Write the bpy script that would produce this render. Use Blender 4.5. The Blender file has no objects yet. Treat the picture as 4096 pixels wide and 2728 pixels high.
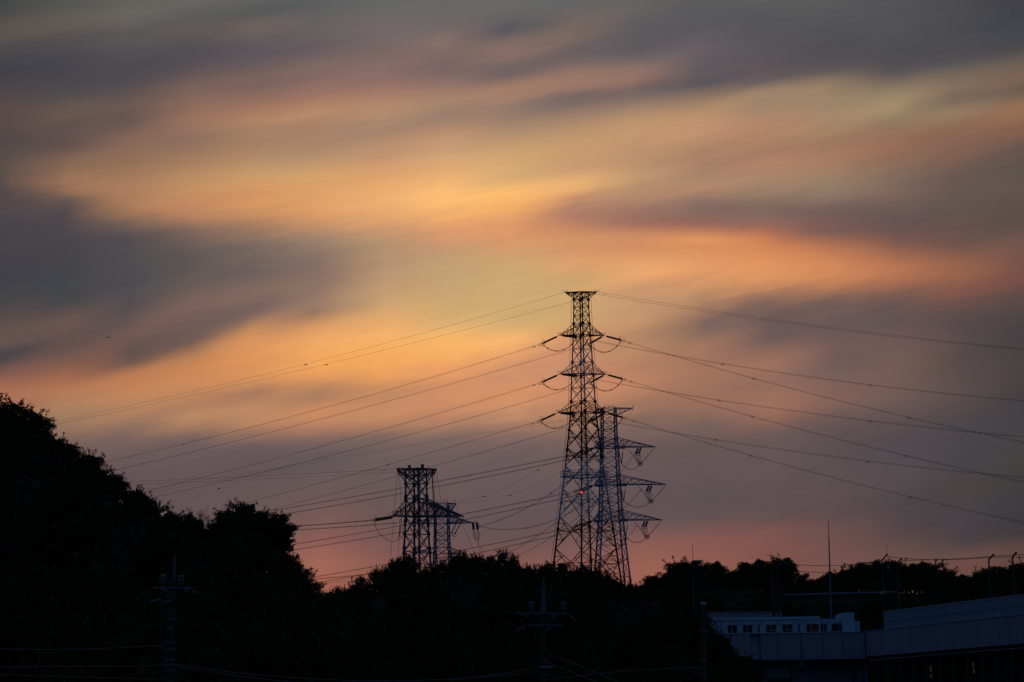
import bpy, math, random
import numpy as np
from mathutils import Matrix, Vector
SC = bpy.context.scene
COL = SC.collection
R_ = math.radians
random.seed(7)
rng = np.random.default_rng(11)

# ------------------------------------------------------------------ camera
F = 11378.0; CX, CY = 2048.0, 1364.0          # focal length and centre in photo pixels
PITCH = math.atan((2950 - CY) / F); ROLL = R_(-0.9)
CAMZ = 6.0
cam_data = bpy.data.cameras.new("camera"); cam = bpy.data.objects.new("camera", cam_data)
COL.objects.link(cam); SC.camera = cam
cam_data.sensor_width = 36.0; cam_data.lens = 36.0 * F / 4096.0
cam_data.clip_start = 1.0; cam_data.clip_end = 60000.0
CM = Matrix.Translation((0, 0, CAMZ)) @ Matrix.Rotation(math.pi/2 + PITCH, 4, 'X') @ Matrix.Rotation(ROLL, 4, 'Z')
cam.matrix_world = CM
CR = CM.to_3x3()

def ray(px, py):
    return CR @ Vector(((px - CX) / F, (CY - py) / F, -1.0))
def P(px, py, Y):
    d = ray(px, py); k = Y / d.y
    return Vector((d.x * k, Y, CAMZ + d.z * k))
CRI = CR.inverted()
def proj(p):
    q = CRI @ (Vector(p) - Vector((0, 0, CAMZ)))
    return CX + F * q.x / -q.z, CY - F * q.y / -q.z

# ------------------------------------------------------------------ view
SC.view_settings.view_transform = 'Standard'; SC.view_settings.look = 'None'
SC.view_settings.exposure = 0.0; SC.view_settings.gamma = 1.0

# ------------------------------------------------------------------ sky
def lin(c):
    c = c / 255.0
    return c / 12.92 if c <= 0.04045 else ((c + 0.055) / 1.055) ** 2.4
# cloud colours, lens vignette painted in as darker corners: for a set of azimuths, colour against height (from the zenith side down to the horizon)
SKY = {
0:"0 68 70 70;50 76 75 73;120 91 84 76;170 82 78 76;250 68 68 74;320 72 68 72;400 84 74 74;480 91 76 72;560 82 74 72;650 90 78 72;720 88 76 72;800 84 73 74;900 74 70 74;1000 70 68 72;1100 66 65 72;1200 72 70 72;1290 93 78 74;1350 101 82 76;1400 84 74 74;1430 70 67 70;1470 100 78 74;1520 146 96 80;1580 170 112 82;1640 158 108 88;1800 110 85 80;2000 100 80 78",
256:"0 85 86 82;80 97 91 84;130 90 84 80;200 76 74 78;300 72 71 76;380 84 78 78;450 104 87 78;520 98 82 78;580 98 81 76;620 122 96 80;680 142 109 84;740 155 114 87;790 112 91 80;850 84 75 76;1000 72 70 74;1200 72 71 74;1290 106 85 78;1350 99 80 76;1420 110 84 76;1480 144 98 76;1540 173 112 80;1580 182 122 86;1650 168 128 94;1720 145 112 92;1800 118 94 88;2000 100 82 80",
512:"0 98 98 92;60 104 100 94;110 94 90 88;200 84 80 82;300 78 76 80;360 90 80 80;420 106 88 82;480 104 86 80;540 128 100 84;600 140 108 88;660 150 115 88;720 167 124 90;780 175 126 90;830 165 120 88;880 128 101 84;930 95 84 82;1000 82 78 80;1200 82 78 80;1290 100 84 80;1340 113 87 80;1420 100 81 76;1460 132 95 78;1500 183 121 82;1550 195 130 86;1620 185 132 92;1680 165 124 94;1730 130 104 92;1800 108 90 88;2000 96 80 82",
768:"0 104 104 98;60 93 93 91;110 96 90 88;200 84 80 82;260 90 82 86;320 112 92 86;380 130 102 88;440 149 112 92;500 150 114 94;560 142 112 92;620 158 122 94;680 180 136 96;740 195 145 98;800 197 140 96;860 183 130 92;910 140 108 90;980 106 92 86;1080 96 88 84;1150 108 92 86;1200 122 97 88;1270 120 95 88;1330 111 90 84;1380 128 97 82;1420 180 126 86;1470 204 135 84;1550 200 136 90;1620 182 129 92;1680 183 133 96;1740 132 104 92;1800 105 90 90;2000 100 84 84",
1024:"0 96 96 92;50 88 89 88;110 110 99 94;170 98 90 92;240 98 88 92;300 120 98 90;360 130 104 94;420 158 117 94;480 174 130 98;530 162 127 98;600 170 132 98;660 188 148 104;720 208 156 102;780 215 152 98;840 209 148 96;890 180 132 96;950 140 114 96;1040 113 98 90;1100 113 98 92;1160 133 106 92;1240 122 99 92;1280 158 119 92;1330 203 141 92;1400 225 150 90;1450 224 148 86;1520 210 144 90;1570 174 124 92;1640 192 137 96;1700 178 129 96;1760 120 97 91;1850 100 86 86;1950 108 88 84;2100 112 88 84;2300 140 92 82",
1280:"0 92 94 94;60 98 96 94;130 105 98 96;200 105 94 96;250 125 104 96;320 138 108 98;380 160 118 100;440 183 137 102;480 172 132 102;540 166 130 104;620 180 142 106;700 213 161 104;770 218 158 102;840 224 160 100;890 204 148 102;950 162 131 106;1020 141 118 102;1070 136 112 98;1140 145 118 98;1210 154 123 102;1260 158 122 96;1300 210 150 98;1350 238 167 98;1420 244 168 92;1480 238 160 88;1530 213 147 92;1580 174 125 94;1640 202 139 94;1700 182 128 96;1770 116 96 92;1900 104 88 88;2000 114 90 86;2100 125 90 84;2180 146 95 84;2240 163 103 86;2320 166 101 82",
1536:"0 100 102 100;80 111 104 102;150 116 106 104;200 121 102 98;260 135 109 103;320 142 111 102;380 168 125 106;440 179 139 106;500 164 132 108;560 178 140 108;640 200 150 110;720 228 168 108;780 239 177 110;840 234 172 108;900 214 157 108;960 183 147 108;1040 181 146 112;1120 190 152 112;1200 202 161 112;1260 226 171 108;1330 243 177 104;1380 249 175 96;1450 248 169 90;1520 232 157 92;1570 196 138 96;1620 195 138 98;1680 190 133 96;1740 132 105 94;1850 106 90 88;2000 108 88 86;2100 111 87 84;2200 126 88 84;2290 142 93 80",
1792:"0 104 104 100;100 112 104 102;160 132 111 104;220 128 105 100;280 123 102 99;340 148 117 104;400 164 130 106;460 155 127 106;530 188 144 110;620 208 162 114;700 232 175 112;760 253 190 114;830 251 186 110;900 228 159 105;960 210 152 108;1020 194 157 110;1120 200 165 114;1200 205 168 112;1300 222 175 110;1350 248 184 105;1400 252 180 99;1460 237 161 98;1540 215 146 100;1620 205 140 100;1680 187 131 98;1740 137 109 96;1800 113 95 92;2000 104 86 86;2150 104 84 84;2210 114 84 82;2300 132 89 80",
2048:"0 106 106 102;80 98 97 97;125 90 88 92;165 122 105 98;210 136 109 100;260 116 101 98;310 124 103 99;360 165 128 104;420 152 122 106;480 156 129 105;560 190 150 110;640 213 167 112;720 220 172 114;765 252 188 109;820 248 177 102;880 228 159 101;950 224 155 104;1000 215 158 108;1060 206 167 112;1140 206 170 114;1220 207 172 114;1300 215 173 112;1360 247 183 110;1420 228 160 104;1500 206 145 104;1580 217 147 100;1640 203 144 104;1700 165 122 98;1760 121 98 94;1900 106 90 90;2100 101 83 84;2200 117 85 82;2290 140 91 80",
2304:"0 100 100 100;60 110 104 98;120 116 104 98;150 122 105 97;200 109 98 97;240 116 101 97;290 147 117 102;340 155 120 102;390 118 102 98;440 146 119 102;500 175 140 106;580 199 155 108;680 206 158 112;740 233 176 112;790 206 149 108;850 180 129 104;900 190 132 100;950 211 147 98;1000 213 151 104;1050 223 161 106;1100 208 161 108;1200 205 166 112;1280 207 164 110;1330 205 151 106;1400 205 145 106;1480 200 140 104;1560 204 140 102;1620 186 130 98;1700 150 112 92;1770 119 96 90;1900 107 89 88;2050 100 84 84;2180 121 88 84;2290 142 92 82",
2560:"0 103 100 96;80 96 94 94;160 95 91 94;220 104 95 97;270 138 112 100;320 147 113 100;370 121 103 98;420 150 124 104;480 188 147 108;560 195 150 108;640 186 144 106;700 190 149 108;750 181 143 106;800 177 133 106;850 157 116 98;900 165 114 94;940 203 139 96;1000 215 145 98;1050 230 163 105;1100 233 166 106;1150 206 151 106;1200 197 149 108;1280 194 145 104;1340 177 133 98;1400 189 138 100;1450 181 129 96;1540 184 128 96;1600 166 118 94;1660 141 108 92;1750 112 92 88;1900 102 86 86;2080 102 83 84;2160 133 91 84;2270 157 98 82",
2816:"0 92 92 92;100 89 88 91;180 102 94 97;240 98 91 96;300 98 89 92;350 107 95 94;390 145 120 98;440 179 141 104;520 194 145 108;580 177 136 102;640 169 129 102;700 166 131 104;750 177 134 105;800 140 111 98;850 135 105 92;900 165 110 90;950 221 146 92;1000 222 146 92;1060 228 155 98;1120 214 150 100;1170 190 141 100;1220 168 124 96;1270 140 108 92;1320 130 103 92;1380 163 119 94;1440 165 118 94;1540 160 115 92;1620 153 110 90;1680 125 98 88;1760 106 88 86;1900 98 84 84;2060 97 81 82;2130 123 86 80;2250 145 92 80",
3072:"0 92 92 92;120 86 86 88;240 95 87 90;290 98 88 90;330 112 99 94;370 157 131 106;430 161 132 106;480 178 134 104;550 178 132 102;600 166 126 98;650 176 129 102;720 166 132 104;770 150 122 100;820 130 105 92;870 138 105 92;920 167 108 86;970 205 129 84;1020 222 142 88;1080 226 150 93;1130 210 142 94;1190 145 108 90;1240 121 97 88;1310 107 88 86;1370 119 94 88;1440 153 111 92;1520 146 108 92;1620 159 112 92;1680 143 102 86;1730 112 90 86;1800 102 86 86;1950 96 82 84;2070 99 80 80;2130 124 85 78;2260 125 84 74",
3328:"0 90 90 90;150 82 82 84;250 86 82 84;300 110 98 91;350 155 130 102;420 156 132 104;470 167 137 107;530 161 129 98;580 160 122 96;640 167 125 98;720 151 125 100;780 140 115 98;830 119 97 88;880 121 93 86;940 136 96 84;990 182 117 82;1050 208 133 86;1110 206 134 88;1150 178 121 86;1190 130 99 86;1260 110 90 86;1320 106 88 86;1400 115 92 86;1460 113 92 88;1540 124 96 86;1610 129 98 88;1680 105 86 84;1760 93 81 82;1900 92 80 82;2050 93 76 78;2110 105 79 76;2260 118 82 75",
3584:"0 84 84 86;130 82 82 86;250 80 78 82;300 100 91 88;350 139 121 98;430 166 141 107;480 147 123 97;540 150 113 91;600 154 112 88;650 140 108 88;720 131 108 92;780 125 101 88;850 106 88 84;930 110 85 80;980 136 94 78;1040 174 112 80;1090 184 118 82;1130 168 109 81;1180 130 95 82;1250 100 83 82;1340 108 86 84;1430 114 90 82;1560 114 91 84;1640 100 84 82;1760 83 75 78;1900 84 76 78;2050 77 69 72;2140 86 71 73;2220 105 78 72;2300 110 78 70",
3840:"0 78 78 82;150 76 76 80;240 84 81 83;280 108 97 88;340 131 110 91;400 123 106 88;440 148 123 97;500 140 108 85;560 134 101 82;640 124 95 80;700 110 90 80;780 104 88 80;850 99 84 78;920 105 82 76;980 116 84 74;1060 149 98 75;1120 149 97 73;1190 124 86 74;1250 94 77 74;1340 85 74 74;1430 86 76 74;1560 90 78 76;1680 78 72 74;1800 72 68 72;1950 74 68 68;2100 70 64 68;2180 80 68 68;2220 103 76 70;2290 108 74 66",
4096:"0 66 66 72;100 67 69 76;200 79 76 76;250 107 94 82;320 123 98 82;370 112 95 79;420 146 109 83;500 139 101 78;570 111 87 76;640 96 84 76;720 96 84 78;800 98 82 76;900 94 79 72;960 114 85 74;1040 115 82 74;1120 116 79 70;1200 91 74 70;1280 73 67 68;1500 72 66 66;1640 67 63 66;1760 71 66 66;1900 66 62 62;2050 61 58 62;2140 67 60 62;2190 92 70 66;2290 98 68 62",
}
world = bpy.data.worlds.new("World"); SC.world = world; world.use_nodes = True
nt = world.node_tree; nt.nodes.clear(); N = nt.nodes; L = nt.links
def nd(t, **k):
    n = N.new(t)
    for a, b in k.items(): setattr(n, a, b)
    return n
def mth(op, a, b=None, c=None, clamp=False):
    n = nd('ShaderNodeMath', operation=op, use_clamp=clamp)
    for i, v in enumerate((a, b, c)):
        if v is None: continue
        if isinstance(v, (int, float)): n.inputs[i].default_value = v
        else: L.new(v, n.inputs[i])
    return n.outputs[0]
tc = nd('ShaderNodeTexCoord'); sep = nd('ShaderNodeSeparateXYZ'); L.new(tc.outputs['Generated'], sep.inputs[0])
X_, Y_, Z_ = sep.outputs
az = mth('ARCTAN2', X_, Y_)
hor = mth('SQRT', mth('ADD', mth('MULTIPLY', X_, X_), mth('MULTIPLY', Y_, Y_)))
el = mth('ARCTAN2', Z_, hor)
sheared = mth('SUBTRACT', el, mth('MULTIPLY', az, 0.17))
def noise(fa, fe, scale, detail, seed, dist=0.0):
    cmb = nd('ShaderNodeCombineXYZ')
    L.new(mth('MULTIPLY', az, fa), cmb.inputs[0]); L.new(mth('MULTIPLY', sheared, fe), cmb.inputs[1]); cmb.inputs[2].default_value = seed
    n = nd('ShaderNodeTexNoise'); n.inputs['Scale'].default_value = scale; n.inputs['Detail'].default_value = detail
    n.inputs['Roughness'].default_value = 0.55; n.inputs['Distortion'].default_value = dist
    L.new(cmb.outputs[0], n.inputs['Vector'])
    return mth('SUBTRACT', n.outputs['Fac'], 0.5)
n1 = noise(16, 90, 1.0, 3, 1.7); n2 = noise(26, 60, 1.0, 3, 9.1); n3 = noise(24, 210, 1.0, 6, 4.4, 0.9); n4 = noise(70, 330, 1.0, 5, 2.2, 1.4)
elw = mth('ADD', el, mth('ADD', mth('MULTIPLY', n1, 0.0030), mth('ADD', mth('MULTIPLY', n3, 0.0020), mth('MULTIPLY', n4, 0.0014))))
azw = mth('ADD', az, mth('MULTIPLY', n2, 0.014))
def azel(px, py):
    d = ray(px, py)
    return math.atan2(d.x, d.y), math.atan2(d.z, math.hypot(d.x, d.y))
E0 = azel(2048, 2420)[1]; E1 = azel(2048, -20)[1]
def blob(px, py, wx, wy):       # soft patch of sky, 1 at its middle
    a, e = azel(px, py)
    q = mth('ADD', mth('POWER', mth('ABSOLUTE', mth('DIVIDE', mth('SUBTRACT', az, a), wx / F)), 2.0), mth('POWER', mth('ABSOLUTE', mth('DIVIDE', mth('SUBTRACT', el, e), wy / F)), 2.0))
    return mth('EXPONENT', mth('MULTIPLY', q, -1.0))
# slope of the cloud streaks: rising to the right, steeper at left, level in the mauve bar
slope = mth('ADD', mth('ADD', 0.15, mth('MULTIPLY', blob(500, 1330, 700, 260), 0.22)), mth('ADD', mth('MULTIPLY', blob(3000, 900, 900, 230), -0.21), mth('MULTIPLY', blob(500, 830, 600, 170), -0.22)))
slope = mth('ADD', slope, mth('MULTIPLY', blob(2900, 1250, 500, 200), 0.12))
prev = None; paz = None
for cxp in sorted(SKY):
    stops = []
    for s in SKY[cxp].split(';'):
        y, r, g, b = map(float, s.split())
        lum = .3 * r + .59 * g + .11 * b; r, g, b = (lum + (c - lum) * .955 for c in (r, g * .99, b))
        stops.append((min(1, max(0, (azel(cxp, y)[1] - E0) / (E1 - E0))), (lin(r), lin(g), lin(b), 1)))
    stops.sort(key=lambda q: q[0])
    while len(stops) > 32:      # a colour ramp holds 32 stops: drop the one its neighbours predict best
        def err(k):
            (p0, c0), (p1, c1), (p2, c2) = stops[k-1:k+2]; t = (p1 - p0) / max(1e-6, p2 - p0)
            return sum(abs(x + (y - x) * t - z) for x, y, z in zip(c0, c2, c1))
        stops.pop(min(range(1, len(stops) - 1), key=err))
    rp = nd('ShaderNodeValToRGB'); cr = rp.color_ramp; cr.interpolation = 'CARDINAL'
    while len(cr.elements) < len(stops): cr.elements.new(0.5)
    for e, (p, c) in zip(cr.elements, stops): e.position = p
    for e, (p, c) in zip(cr.elements, stops): e.position = p; e.color = c
    a = azel(cxp, 1150)[0]
    ecol = mth('SUBTRACT', elw, mth('MULTIPLY', slope, mth('SUBTRACT', azw, a)))
    L.new(mth('DIVIDE', mth('SUBTRACT', ecol, E0), E1 - E0, clamp=True), rp.inputs[0])
    if prev is None: prev = rp.outputs[0]
    else:
        mr = nd('ShaderNodeMapRange', interpolation_type='LINEAR')
        mr.inputs['From Min'].default_value = paz; mr.inputs['From Max'].default_value = a
        L.new(azw, mr.inputs['Value'])
        mx = nd('ShaderNodeMix', data_type='RGBA'); L.new(mr.outputs[0], mx.inputs['Factor'])
        L.new(prev, mx.inputs[6]); L.new(rp.outputs[0], mx.inputs[7]); prev = mx.outputs[2]
    paz = a
gain = mth('ADD', 1.0, mth('ADD', mth('MULTIPLY', n3, 0.17), mth('ADD', mth('MULTIPLY', n1, 0.08), mth('MULTIPLY', n4, 0.10))))
vm = nd('ShaderNodeVectorMath', operation='SCALE'); L.new(prev, vm.inputs[0]); L.new(gain, vm.inputs['Scale'])
# rest of the dusk sky: dim blue, from a Nishita sky with the sun at the horizon plus the dark cloud deck
SUN_EL, SUN_AZ = R_(1.0), azel(1750, 1400)[0]
sky = nd('ShaderNodeTexSky', sky_type='NISHITA'); sky.sun_disc = False
sky.sun_elevation = SUN_EL; sky.sun_rotation = SUN_AZ
vs = nd('ShaderNodeVectorMath', operation='SCALE'); L.new(sky.outputs[0], vs.inputs[0]); vs.inputs['Scale'].default_value = 0.012
dk = nd('ShaderNodeValToRGB'); cr = dk.color_ramp
cr.elements[0].position = 0.0; cr.elements[0].color = (0.010, 0.023, 0.060, 1)
cr.elements[1].position = 1.0; cr.elements[1].color = (0.030, 0.060, 0.125, 1)
L.new(mth('DIVIDE', el, 1.2, clamp=True), dk.inputs[0])
ad = nd('ShaderNodeVectorMath', operation='ADD'); L.new(vs.outputs[0], ad.inputs[0]); L.new(dk.outputs[0], ad.inputs[1])
def sstep(v, a, b):
    mr = nd('ShaderNodeMapRange', interpolation_type='SMOOTHSTEP')
    mr.inputs['From Min'].default_value = a; mr.inputs['From Max'].default_value = b
    L.new(v, mr.inputs['Value']); return mr.outputs[0]
f_el = sstep(el, R_(17), R_(34)); f_az = sstep(mth('ABSOLUTE', az), R_(16), R_(55))
fac = mth('MAXIMUM', f_el, f_az)
mx = nd('ShaderNodeMix', data_type='RGBA'); L.new(fac, mx.inputs['Factor']); L.new(vm.outputs[0], mx.inputs[6]); L.new(ad.outputs[0], mx.inputs[7])
bg = nd('ShaderNodeBackground'); bg.inputs['Strength'].default_value = 1.0
L.new(mx.outputs[2], bg.inputs['Color']); wo = nd('ShaderNodeOutputWorld'); L.new(bg.outputs[0], wo.inputs['Surface'])

sl = bpy.data.lights.new("sun", 'SUN'); sl.energy = 0.06; sl.angle = R_(0.5); sl.color = (1, 0.62, 0.36)
so = bpy.data.objects.new("sun", sl); COL.objects.link(so)
sd = Vector((math.sin(SUN_AZ) * math.cos(SUN_EL), math.cos(SUN_AZ) * math.cos(SUN_EL), math.sin(SUN_EL)))
so.rotation_euler = sd.to_track_quat('Z', 'Y').to_euler(); so.location = (0, 0, 200)

# ------------------------------------------------------------------ materials
def mat(name, col, rough=0.7, metal=0.0, spec=0.3, var=0.15, vscale=3.0, emit=None, estr=0, bands=None, streak=False):
    m = bpy.data.materials.new(name); m.use_nodes = True; n = m.node_tree.nodes; l = m.node_tree.links
    b = n['Principled BSDF']; b.inputs['Roughness'].default_value = rough; b.inputs['Metallic'].default_value = metal
    b.inputs['Specular IOR Level'].default_value = spec
    t = n.new('ShaderNodeTexCoord'); no = n.new('ShaderNodeTexNoise'); no.inputs['Scale'].default_value = vscale; no.inputs['Detail'].default_value = 5
    if streak:
        mp = n.new('ShaderNodeMapping'); mp.inputs['Scale'].default_value = (1, 1, 0.12); l.new(t.outputs['Object'], mp.inputs[0]); l.new(mp.outputs[0], no.inputs['Vector'])
    else: l.new(t.outputs['Object'], no.inputs['Vector'])
    r = n.new('ShaderNodeMapRange'); r.inputs['From Min'].default_value = 0.25; r.inputs['From Max'].default_value = 0.75
    r.inputs['To Min'].default_value = 1 - var; r.inputs['To Max'].default_value = 1 + var; l.new(no.outputs['Fac'], r.inputs['Value'])
    v = n.new('ShaderNodeVectorMath'); v.operation = 'SCALE'; l.new(r.outputs[0], v.inputs['Scale'])
    if bands:
        s = n.new('ShaderNodeSeparateXYZ'); l.new(t.outputs['Object'], s.inputs[0])
        cur = None
        for z, c in bands:                      # colour c above height z
            cc = n.new('ShaderNodeRGB'); cc.outputs[0].default_value = (*c, 1)
            if cur is None: cur = cc.outputs[0]; continue
            g = n.new('ShaderNodeMath'); g.operation = 'GREATER_THAN'; g.inputs[1].default_value = z; l.new(s.outputs[2], g.inputs[0])
            mm = n.new('ShaderNodeMix'); mm.data_type = 'RGBA'; l.new(g.outputs[0], mm.inputs['Factor']); l.new(cur, mm.inputs[6]); l.new(cc.outputs[0], mm.inputs[7]); cur = mm.outputs[2]
        l.new(cur, v.inputs[0])
    else: v.inputs[0].default_value = col
    l.new(v.outputs[0], b.inputs['Base Color'])
    if emit: b.inputs['Emission Color'].default_value = (*emit, 1); b.inputs['Emission Strength'].default_value = estr
    return m
M_galv = mat('galvanised_steel', (0.26, 0.34, 0.46), 0.55, 0.2, var=0.2, vscale=0.6)
M_galv2 = mat('weathered_steel', (0.13, 0.15, 0.20), 0.6, 0.2, var=0.25, vscale=0.6)
M_post = mat('dull_post_paint', (0.06, 0.065, 0.075), 0.7, var=0.2)
M_pipe = mat('pale_pipe_paint', (0.14, 0.19, 0.22), 0.7, var=0.15)
M_insul = mat('glazed_insulator', (0.035, 0.03, 0.03), 0.35, var=0.1)
M_porc = mat('white_porcelain', (0.10, 0.12, 0.13), 0.5, spec=0.5, var=0.08)
M_wire = mat('aluminium_wire', (0.12, 0.11, 0.11), 0.6, 0.2, var=0.1)
M_cable = mat('rubber_cable', (0.035, 0.04, 0.05), 0.5, var=0.1)
M_lamp = mat('red_lamp', (0.5, 0.02, 0.02), emit=(1.0, 0.03, 0.04), estr=3)
M_conc = mat('pole_concrete', (0.05, 0.055, 0.06), 0.8, var=0.2, vscale=2, streak=True)
M_wall = mat('pale_painted_wall', (0.27, 0.30, 0.41), 0.8, var=0.12, vscale=0.5, streak=True)
M_wall2 = mat('light_painted_wall', (0.33, 0.50, 0.62), 0.8, var=0.12, vscale=0.5, streak=True)
M_wall3 = mat('lilac_painted_wall', (0.32, 0.32, 0.42), 0.8, var=0.12, vscale=0.5, streak=True)
M_trim = mat('pale_trim', (0.4, 0.42, 0.46), 0.7, var=0.1)
M_dark = mat('dark_concrete', (0.06, 0.065, 0.07), 0.8, var=0.3, vscale=0.7)  # one dark concrete tone for soffits, columns, joints and rear walls
M_glass = mat('window_glass', (0.012, 0.014, 0.018), 0.12, spec=0.35, var=0.1)
M_panel = mat('fence_panel', (0.32, 0.46, 0.56), 0.6, 0.1, var=0.2, vscale=2, streak=True)
M_glow = mat('lit_room_window', (0.2, 0.18, 0.12), emit=(1.0, 0.85, 0.5), estr=0.012)
M_bark = mat('bark', (0.045, 0.035, 0.028), 0.9, spec=0.1, var=0.3, vscale=4)
M_ground = mat('ground_soil', (0.014, 0.017, 0.010), 0.95, spec=0.05, var=0.4, vscale=0.2)
M_under = mat('undergrowth_leaves', (0.035, 0.045, 0.022), 0.9, spec=0.05, var=0.4, vscale=0.5)
M_leaf = [mat('foliage_' + k, c, 0.85, spec=0.06, var=0.45, vscale=1.6) for k, c in
          (('dark', (0.050, 0.058, 0.026)), ('green', (0.062, 0.070, 0.030)), ('brownish', (0.068, 0.060, 0.030)))]
M_feather = mat('dark_feathers', (0.02, 0.018, 0.018), 0.9, var=0.1)
M_plane = mat('aircraft_skin', (0.18, 0.24, 0.32), 0.5, var=0.05)

# ------------------------------------------------------------------ mesh helpers
def tag(o, label=None, cat=None, group=None, kind=None):
    if label: o['label'] = label
    if cat: o['category'] = cat
    if group: o['group'] = group
    if kind: o['kind'] = kind
    return o
def empty(name, loc, label=None, cat=None, group=None):
    o = bpy.data.objects.new(name, None); COL.objects.link(o); o.location = loc; o.empty_display_size = 1
    return tag(o, label, cat, group)
def frame(d):
    d = d.normalized(); up = Vector((0, 0, 1)) if abs(d.z) < 0.95 else Vector((1, 0, 0))
    a = d.cross(up).normalized(); return a, a.cross(d).normalized()
class MB:
    def __init__(s): s.v = []; s.f = []
    def bar(s, p, q, w, h=None):
        p = Vector(p); q = Vector(q); d = q - p
        if d.length < 1e-5: return s
        a, b = frame(d); h = h or w; i = len(s.v)
        for c in (p, q):
            for u, v in ((-1, -1), (1, -1), (1, 1), (-1, 1)): s.v.append(c + a * (u * w / 2) + b * (v * h / 2))
        s.f += [(i, i+1, i+5, i+4), (i+1, i+2, i+6, i+5), (i+2, i+3, i+7, i+6), (i+3, i, i+4, i+7), (i+3, i+2, i+1, i), (i+4, i+5, i+6, i+7)]
        return s
    def tube(s, pts, rad, n=6, closed=False):
        pts = [Vector(p) for p in pts]; m = len(pts); i0 = len(s.v)
        rad = rad if hasattr(rad, '__len__') else [rad] * m
        for k, p in enumerate(pts):
            d = (pts[(k+1) % m] - pts[k-1]) if closed else pts[min(k+1, m-1)] - pts[max(k-1, 0)]
            a, b = frame(d)
            for j in range(n):
                t = 2 * math.pi * j / n; s.v.append(p + (a * math.cos(t) + b * math.sin(t)) * rad[k])
        for k in range(m if closed else m - 1):
            for j in range(n):
                x = i0 + k*n; y = i0 + ((k+1) % m)*n
                s.f.append((x + j, x + (j+1) % n, y + (j+1) % n, y + j))
        if not closed:
            s.f.append(tuple(i0 + j for j in reversed(range(n)))); s.f.append(tuple(i0 + (m-1)*n + j for j in range(n)))
        return s
    def box(s, c, sx, sy, sz, rz=0.0):
        i = len(s.v); ca, sa = math.cos(rz), math.sin(rz)
        for z in (-1, 1):
            for x, y in ((-1, -1), (1, -1), (1, 1), (-1, 1)):
                u, v = x * sx / 2, y * sy / 2
                s.v.append(Vector((c[0] + u*ca - v*sa, c[1] + u*sa + v*ca, c[2] + z * sz / 2)))
        s.f += [(i+3, i+2, i+1, i), (i+4, i+5, i+6, i+7), (i, i+1, i+5, i+4), (i+1, i+2, i+6, i+5), (i+2, i+3, i+7, i+6), (i+3, i, i+4, i+7)]
        return s
    def wall(s, a, b, z0, z1, t):
        """vertical box from a to b (xy), thickness t away from the camera"""
        a = Vector((a[0], a[1])); b = Vector((b[0], b[1])); d = (b - a).normalized(); nrm = Vector((-d.y, d.x))
        if nrm.y < 0: nrm = -nrm
        i = len(s.v)
        for z in (z0, z1):
            for q in (a, b, b + nrm * t, a + nrm * t): s.v.append(Vector((q.x, q.y, z)))
        s.f += [(i+3, i+2, i+1, i), (i+4, i+5, i+6, i+7), (i, i+1, i+5, i+4), (i+1, i+2, i+6, i+5), (i+2, i+3, i+7, i+6), (i+3, i, i+4, i+7)]
        return s
    def ring(s, c, r1, r2, nrm, rad, n=14):
        a, b = frame(Vector(nrm)); c = Vector(c)
        return s.tube([c + a * r1 * math.cos(2*math.pi*k/n) + b * r2 * math.sin(2*math.pi*k/n) for k in range(n)], rad, 4, True)
    def build(s, name, m, parent=None, origin=None):
        o0 = Vector(parent_loc(parent)) if parent else Vector(origin or (0, 0, 0))
        me = bpy.data.meshes.new(name); me.from_pydata([tuple(v - o0) for v in s.v], [], s.f); me.materials.append(m); me.update()
        o = bpy.data.objects.new(name, me); COL.objects.link(o)
        if parent: o.parent = parent; o.location = (0, 0, 0) if parent.type == 'EMPTY' or True else (0, 0, 0)
        else: o.location = o0
        return o
def parent_loc(p):
    l = Vector((0, 0, 0))
    while p: l = l + Vector(p.location); p = p.parent
    return l

# ------------------------------------------------------------------ terrain
HS = np.array([(-3000, 2100), (-1500, 1700), (0, 1660), (170, 1750), (500, 2010), (700, 2070), (1100, 2120), (1240, 2380), (1400, 2420), (1600, 2300), (2050, 2280), (2500, 2380),
               (2750, 2300), (3100, 2300), (3240, 2350), (3500, 2310), (3830, 2340), (4096, 2320), (6000, 2320)], float)
RY = np.array([(1080, 235), (1380, 380), (2500, 380), (2750, 520)], float)
SY = np.array([(1080, 125), (1380, 190), (2500, 190), (2800, 370)], float)
def sm(t):
    t = np.clip(t, 0, 1); return t * t * (3 - 2 * t)
def terrain(x, y):
    x = float(x); y = float(y)
    far = 20.0 * float(sm((y - 450) / 250)) if y > 0 else 0.0
    if y < 60: return 0.0
    px = CX + F * x / y
    py = np.interp(px, HS[:, 0], HS[:, 1]); r = np.interp(px, RY[:, 0], RY[:, 1]); s0 = np.interp(px, SY[:, 0], SY[:, 1])
    hor_y = 2950 - (px - 2048) * 0.0157
    top = CAMZ + (hor_y - py) / F * r - float(np.interp(px, [1150, 1400, 2500, 2750], [2.4, 2.0, 2.0, 2.9]))
    side = float(sm((px + 12000) / 6000)) * float(sm((16000 - px) / 6000))
    h = max(0.0, top) * float(sm((y - s0) / (r - s0))) * side
    h *= 1 - float(sm((y - r - 40) / 200))
    return max(h, far * 1.0 if y > r else 0.0)
us = np.sinh(np.linspace(-5.2, 5.2, 190)) * 165; vs_ = np.concatenate([-np.sinh(np.linspace(4.2, 0.1, 30)) * 100, np.linspace(10, 700, 190), 700 + np.sinh(np.linspace(0.15, 5.4, 36)) * 240])
verts = [(float(a), float(b), terrain(a, b)) for b in vs_ for a in us]
nu = len(us); faces = [(j*nu+i, j*nu+i+1, (j+1)*nu+i+1, (j+1)*nu+i) for j in range(len(vs_)-1) for i in range(nu-1)]
me = bpy.data.meshes.new('ground'); me.from_pydata(verts, [], faces); me.materials.append(M_ground); me.update()
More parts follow.
